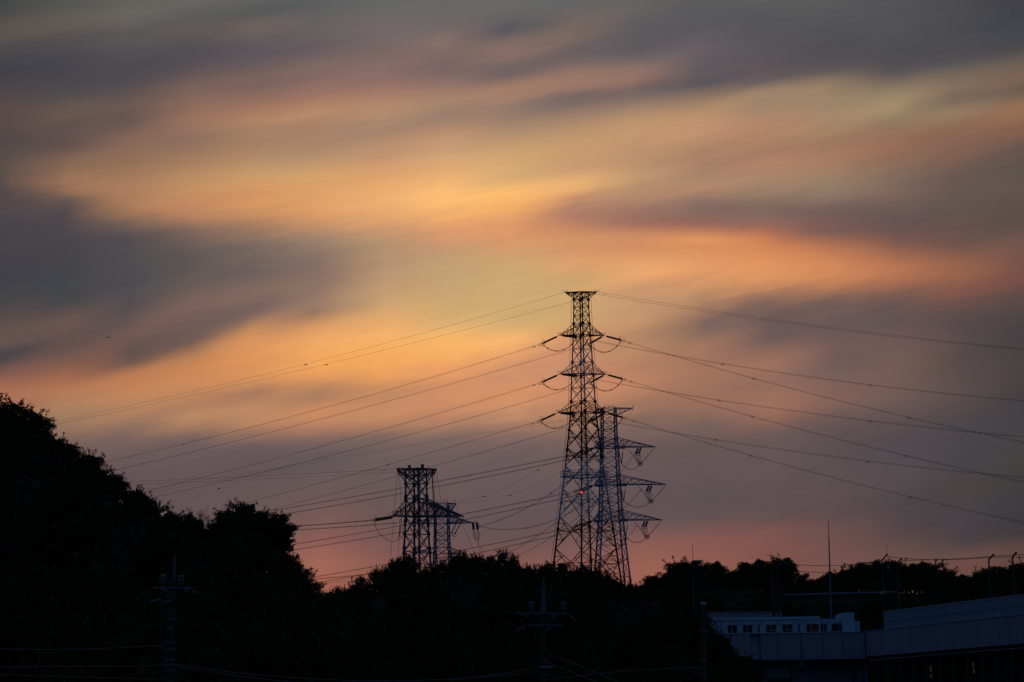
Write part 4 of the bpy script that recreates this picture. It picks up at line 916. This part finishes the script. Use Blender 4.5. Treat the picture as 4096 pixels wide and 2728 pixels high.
# small frame on the rear roof
m = MB(); q = [pt(2909, 2448, 327), pt(2909, 2412, 327), pt(2924, 2412, 327), pt(2929, 2449, 327), pt(2940, 2412, 327), pt(2946, 2450, 327)]
for a, b in ((0, 1), (1, 2), (2, 3), (2, 4), (4, 5)): m.bar(q[a], q[b], .05)
tag(m.build('ladder_frame', M_galv2, origin=tuple(q[0])), "faint thin ladder-like frame on the building's rear roof", 'frame')

# ------------------------------------------------------------------ utility poles
def pin(m, p, s=1.0):
    m.tube([p + Vector((0, 0, z * s)) for z in (0, .06, .08, .15, .17, .19, .26, .28, .30, .36, .38)], [r * s for r in (.03, .03, .085, .095, .06, .105, .11, .07, .105, .09, .04)], 12)
def strain(m, p, d, s=1.0):
    d = Vector(d).normalized(); m.tube([p + d * (k * .045 * s) for k in range(7)], [r * s * .8 for r in (.02, .06, .035, .075, .04, .06, .02)], 10)
def upole(px_top, py_top, px_bot, Y, rt, rb, label, cone=None):
    a = pt(px_top, py_top, Y); b = pt(px_bot, 2728, Y); d = (a - b).normalized(); base = b - d * (b.z / d.z)
    r = empty('utility_pole', base, label, 'utility pole', 'utility poles in front of the woods')
    m = MB(); m.tube([base - d * .3, base.lerp(a, .5), a], [rb * 1.15, (rt + rb) / 2, rt], 16)
    m.build('shaft', M_conc, r); return r, a, d, base
YP = 118
up1, a1, d1, b1 = upole(687.5, 2321, 677, YP, .128, .15, "concrete utility pole with steel top rod, left one before the hillside")
m = MB(); t_ = pt(699, 2224, YP); s0 = pt(695, 2335, YP); m.tube([s0, t_], [.06, .052], 10); m.tube([t_, t_ + Vector((0, 0, .04))], .06, 10); m.build('top_rod', M_galv2, up1)
m = MB(); m.bar(pt(614, 2350, YP - .2), pt(768, 2352, YP - .2), .075); m.build('crossarm', M_galv2, up1)
m = MB(); m.bar(pt(598, 2404, YP - .2), pt(690, 2404, YP - .2), .06); m.build('crossarm', M_galv2, up1)
for q in ((652.5, 2347), (723, 2350)): m = MB(); pin(m, pt(*q, YP - .2), 1.35); m.build('pin_insulator', M_porc, up1)
for q, dd in (((640, 2350), (.7, -.4, -.5)), ((655, 2358), (.5, -.5, -.3)), ((733, 2350), (.6, -.4, -.6)), ((746, 2360), (.7, -.3, .2)), ((768, 2366), (.6, -.4, -.2)), ((600, 2407), (.8, -.3, .1)), ((622, 2403), (.8, -.3, .1)), ((648, 2412), (.8, -.3, .1)), ((668, 2408), (.8, -.3, .15))):
    m = MB(); strain(m, pt(*q, YP - .25), dd, 1.15); m.build('strain_insulator', M_porc, up1)
m = MB(); q = pt(679, 2512, YP - .22); m.box(q, .16, .1, .1); m.tube([q + Vector((-.1, 0, 0)), q + Vector((.1, 0, .03))], .05, 8); m.build('small_fitting', M_porc, up1)
for y in (2478, 2572, 2596, 2640, 2660, 2682):
    c = pt(687.5 - (y - 2321) * .0258, y, YP); m = MB(); m.tube([c - Vector((0, 0, .05)), c + Vector((0, 0, .05))], .165, 14); m.box(c + Vector((-.19, -.06, 0)), .08, .08, .07); m.box(c + Vector((.19, -.06, 0)), .09, .08, .07); m.build('pole_band', M_galv2, up1)
m = MB(); c0 = pt(684, 2490, YP); m.tube([c0 + Vector((.03, -.17, 0)), pt(680, 2600, YP) + Vector((.02, -.18, 0)), pt(677, 2760, YP) + Vector((.02, -.18, 0))], .02, 6); m.build('riser_cable', M_cable, up1)

Y2 = 140
up2, a2, d2, b2 = upole(2174, 2450, 2172, Y2, .145, .17, "concrete utility pole with tapered steel cone top and double crossarms, centre")
m = MB(); t_ = pt(2175, 2316, Y2); s0 = pt(2174, 2452, Y2); m.tube([s0, s0.lerp(t_, .3), t_], [.152, .12, .05], 14); m.tube([t_, t_ + Vector((0, 0, .06))], .07, 10); m.build('tapered_cone', M_galv2, up2)
for (x0, x1, y) in ((2063, 2270, 2453), (2115, 2253, 2500)):
    m = MB(); m.bar(pt(x0, y, Y2 - .25), pt(x1, y + 1, Y2 - .25), .085, .085); m.bar(pt(x0 + 25, y, Y2 - .25), pt(2170, y + 30, Y2 - .18), .035); m.bar(pt(x1 - 25, y, Y2 - .25), pt(2176, y + 30, Y2 - .18), .035); m.build('crossarm', M_galv2, up2)
for q in ((2127, 2450), (2253, 2452)): m = MB(); m.bar(pt(*q, Y2 - .25), pt(q[0], q[1] - 8, Y2 - .25), .05); pin(m, pt(q[0], q[1] - 6, Y2 - .25), 1.25); m.build('pin_insulator', M_porc, up2)
for q, dd in (((2079, 2452), (.6, -.4, -.5)), ((2091, 2458), (.5, -.4, -.5)), ((2196, 2454), (.6, -.4, -.3)), ((2206, 2463), (.6, -.4, -.5)), ((2275, 2460), (.6, -.4, -.5)), ((2284, 2467), (.5, -.4, -.6)), ((2098, 2503), (-.5, -.4, -.6)), ((2081, 2511), (-.5, -.4, -.6)), ((2213, 2508), (-.6, -.4, -.3)), ((2198, 2513), (-.6, -.4, -.5))):
    m = MB(); strain(m, pt(*q, Y2 - .3), dd, 1.1); m.build('strain_insulator', M_porc, up2)
m = MB(); c = pt(2173, 2616, Y2); m.ring(c, .62, .18, (0, .15, 1), .025, 18); m.box(pt(2134, 2624, Y2 - .3), .25, .12, .1); m.build('cable_loop', M_cable, up2)
m = MB(); m.box(pt(2187, 2667, Y2 - .22), .6, .1, .1); m.build('bracket', M_galv, up2)
for y in (2560, 2640, 2700): c = pt(2173.5, y, Y2); m = MB(); m.tube([c - Vector((0, 0, .04)), c + Vector((0, 0, .04))], .182, 14); m.build('pole_band', M_galv2, up2)
m = MB(); m.tube([pt(2173, 2520, Y2) + Vector((.06, -.18, 0)), pt(2172, 2760, Y2) + Vector((.05, -.2, 0))], .022, 6); m.build('riser_cable', M_cable, up2)

up3, a3, d3, b3 = upole(2814, 2418, 2817, 141, .14, .15, "stout plain concrete pole with pale cap, left of the pale building")
m = MB(); m.tube([a3, a3 + Vector((0, 0, .09)), a3 + Vector((0, 0, .12))], [.152, .152, .1], 14); m.build('cap', M_wall2, up3)
for y in (2525, 2640, 2695): c = pt(2814.5, y, 141); m = MB(); m.tube([c - Vector((0, 0, .04)), c + Vector((0, 0, .04))], .175, 14); m.build('pole_band', M_galv2, up3)
m = MB(); m.tube([pt(2795, 2672, 140.8), pt(2803, 2674, 140.8)], .05, 8); m.build('strain_insulator', M_porc, up3)
for (pts_, lab) in (([(2730, 2650), (2745, 2662), (2768, 2672), (2795, 2673)], "short drooping cable meeting the stout pole from the left, upper"), ([(2735, 2675), (2760, 2687), (2800, 2690)], "short drooping cable meeting the stout pole from the left, lower")):
    wire(pts_, 142, 141, lab, 'telephone cables between the utility poles', .02, 0, n=14, name='telephone_cable', cat='cable')

# thin post in front of the building with a dark cluster
p0 = pt(3204, 2575, 200); p1 = pt(3209, 2728, 200); lp = empty('speaker_post', (p1.x, 200, 0), "thin post with a dark cluster of fittings before the building's lower wall", 'post')
m = MB(); m.tube([Vector((p1.x, 200, 0)), p1, p0], [.09, .08, .05], 8); m.build('shaft', M_galv2, lp)
for k in range(6):
    a = k / 6 * 6.28; c = pt(3208, 2672, 200); m = MB(); u = Vector((math.cos(a), math.sin(a), .15)); m.tube([c, c + u * .12, c + u * .34], [.06, .1, .2], 10); m.build('horn_speaker', M_insul, lp)
m = MB(); c = pt(3208, 2684, 200); m.tube([c, c - Vector((0, 0, .2))], [.18, .06], 10); m.build('collar', M_insul, lp)
m = MB(); m.bar(p0 + Vector((-.05, 0, .3)), p0, .03); m.bar(p0 + Vector((.12, 0, -.3)), p0 + Vector((.12, 0, -2)), .03); m.build('side_rod', M_galv2, lp)

# street-level cables
CB = [([(0,2596),(470,2592),(673,2579)], 112, 118, "thick cable from the left edge to the left utility pole, highest one"),
      ([(0,2668),(400,2666),(672,2662)], 112, 118, "dark cable from the left edge to the left utility pole, middle one"),
      ([(0,2700),(400,2712),(672,2718)], 112, 118, "dark cable from the left edge to the left utility pole, lowest one"),
      ([(682,2655),(1300,2718),(1700,2722),(2170,2684)], 118, 140, "long cable hung between the left and centre utility poles"),
      ([(682,2662),(980,2708),(1300,2740)], 118, 126, "cable sagging rightwards from the left utility pole out of frame"),
      ([(1800,2722),(1950,2703),(2133,2677),(2160,2668)], 136, 140, "cable coming up from the left to the centre utility pole"),
      ([(2154,2634),(2260,2678),(2383,2728),(2440,2750)], 140, 134, "steep cable dropping right from the centre pole, left one"),
      ([(2180,2616),(2240,2632),(2340,2672),(2450,2720),(2520,2752)], 140, 134, "steep cable dropping right from the centre pole, right one"),
      ([(2180,2722),(2224,2716),(2330,2702),(2450,2690),(2800,2672)], 140, 141, "cable running from the centre pole to the stout right pole")]
for pts_, y0, y1, lab in CB: wire(pts_, y0, y1, lab, 'telephone cables between the utility poles', .026, 0, n=30, name='telephone_cable', cat='cable')
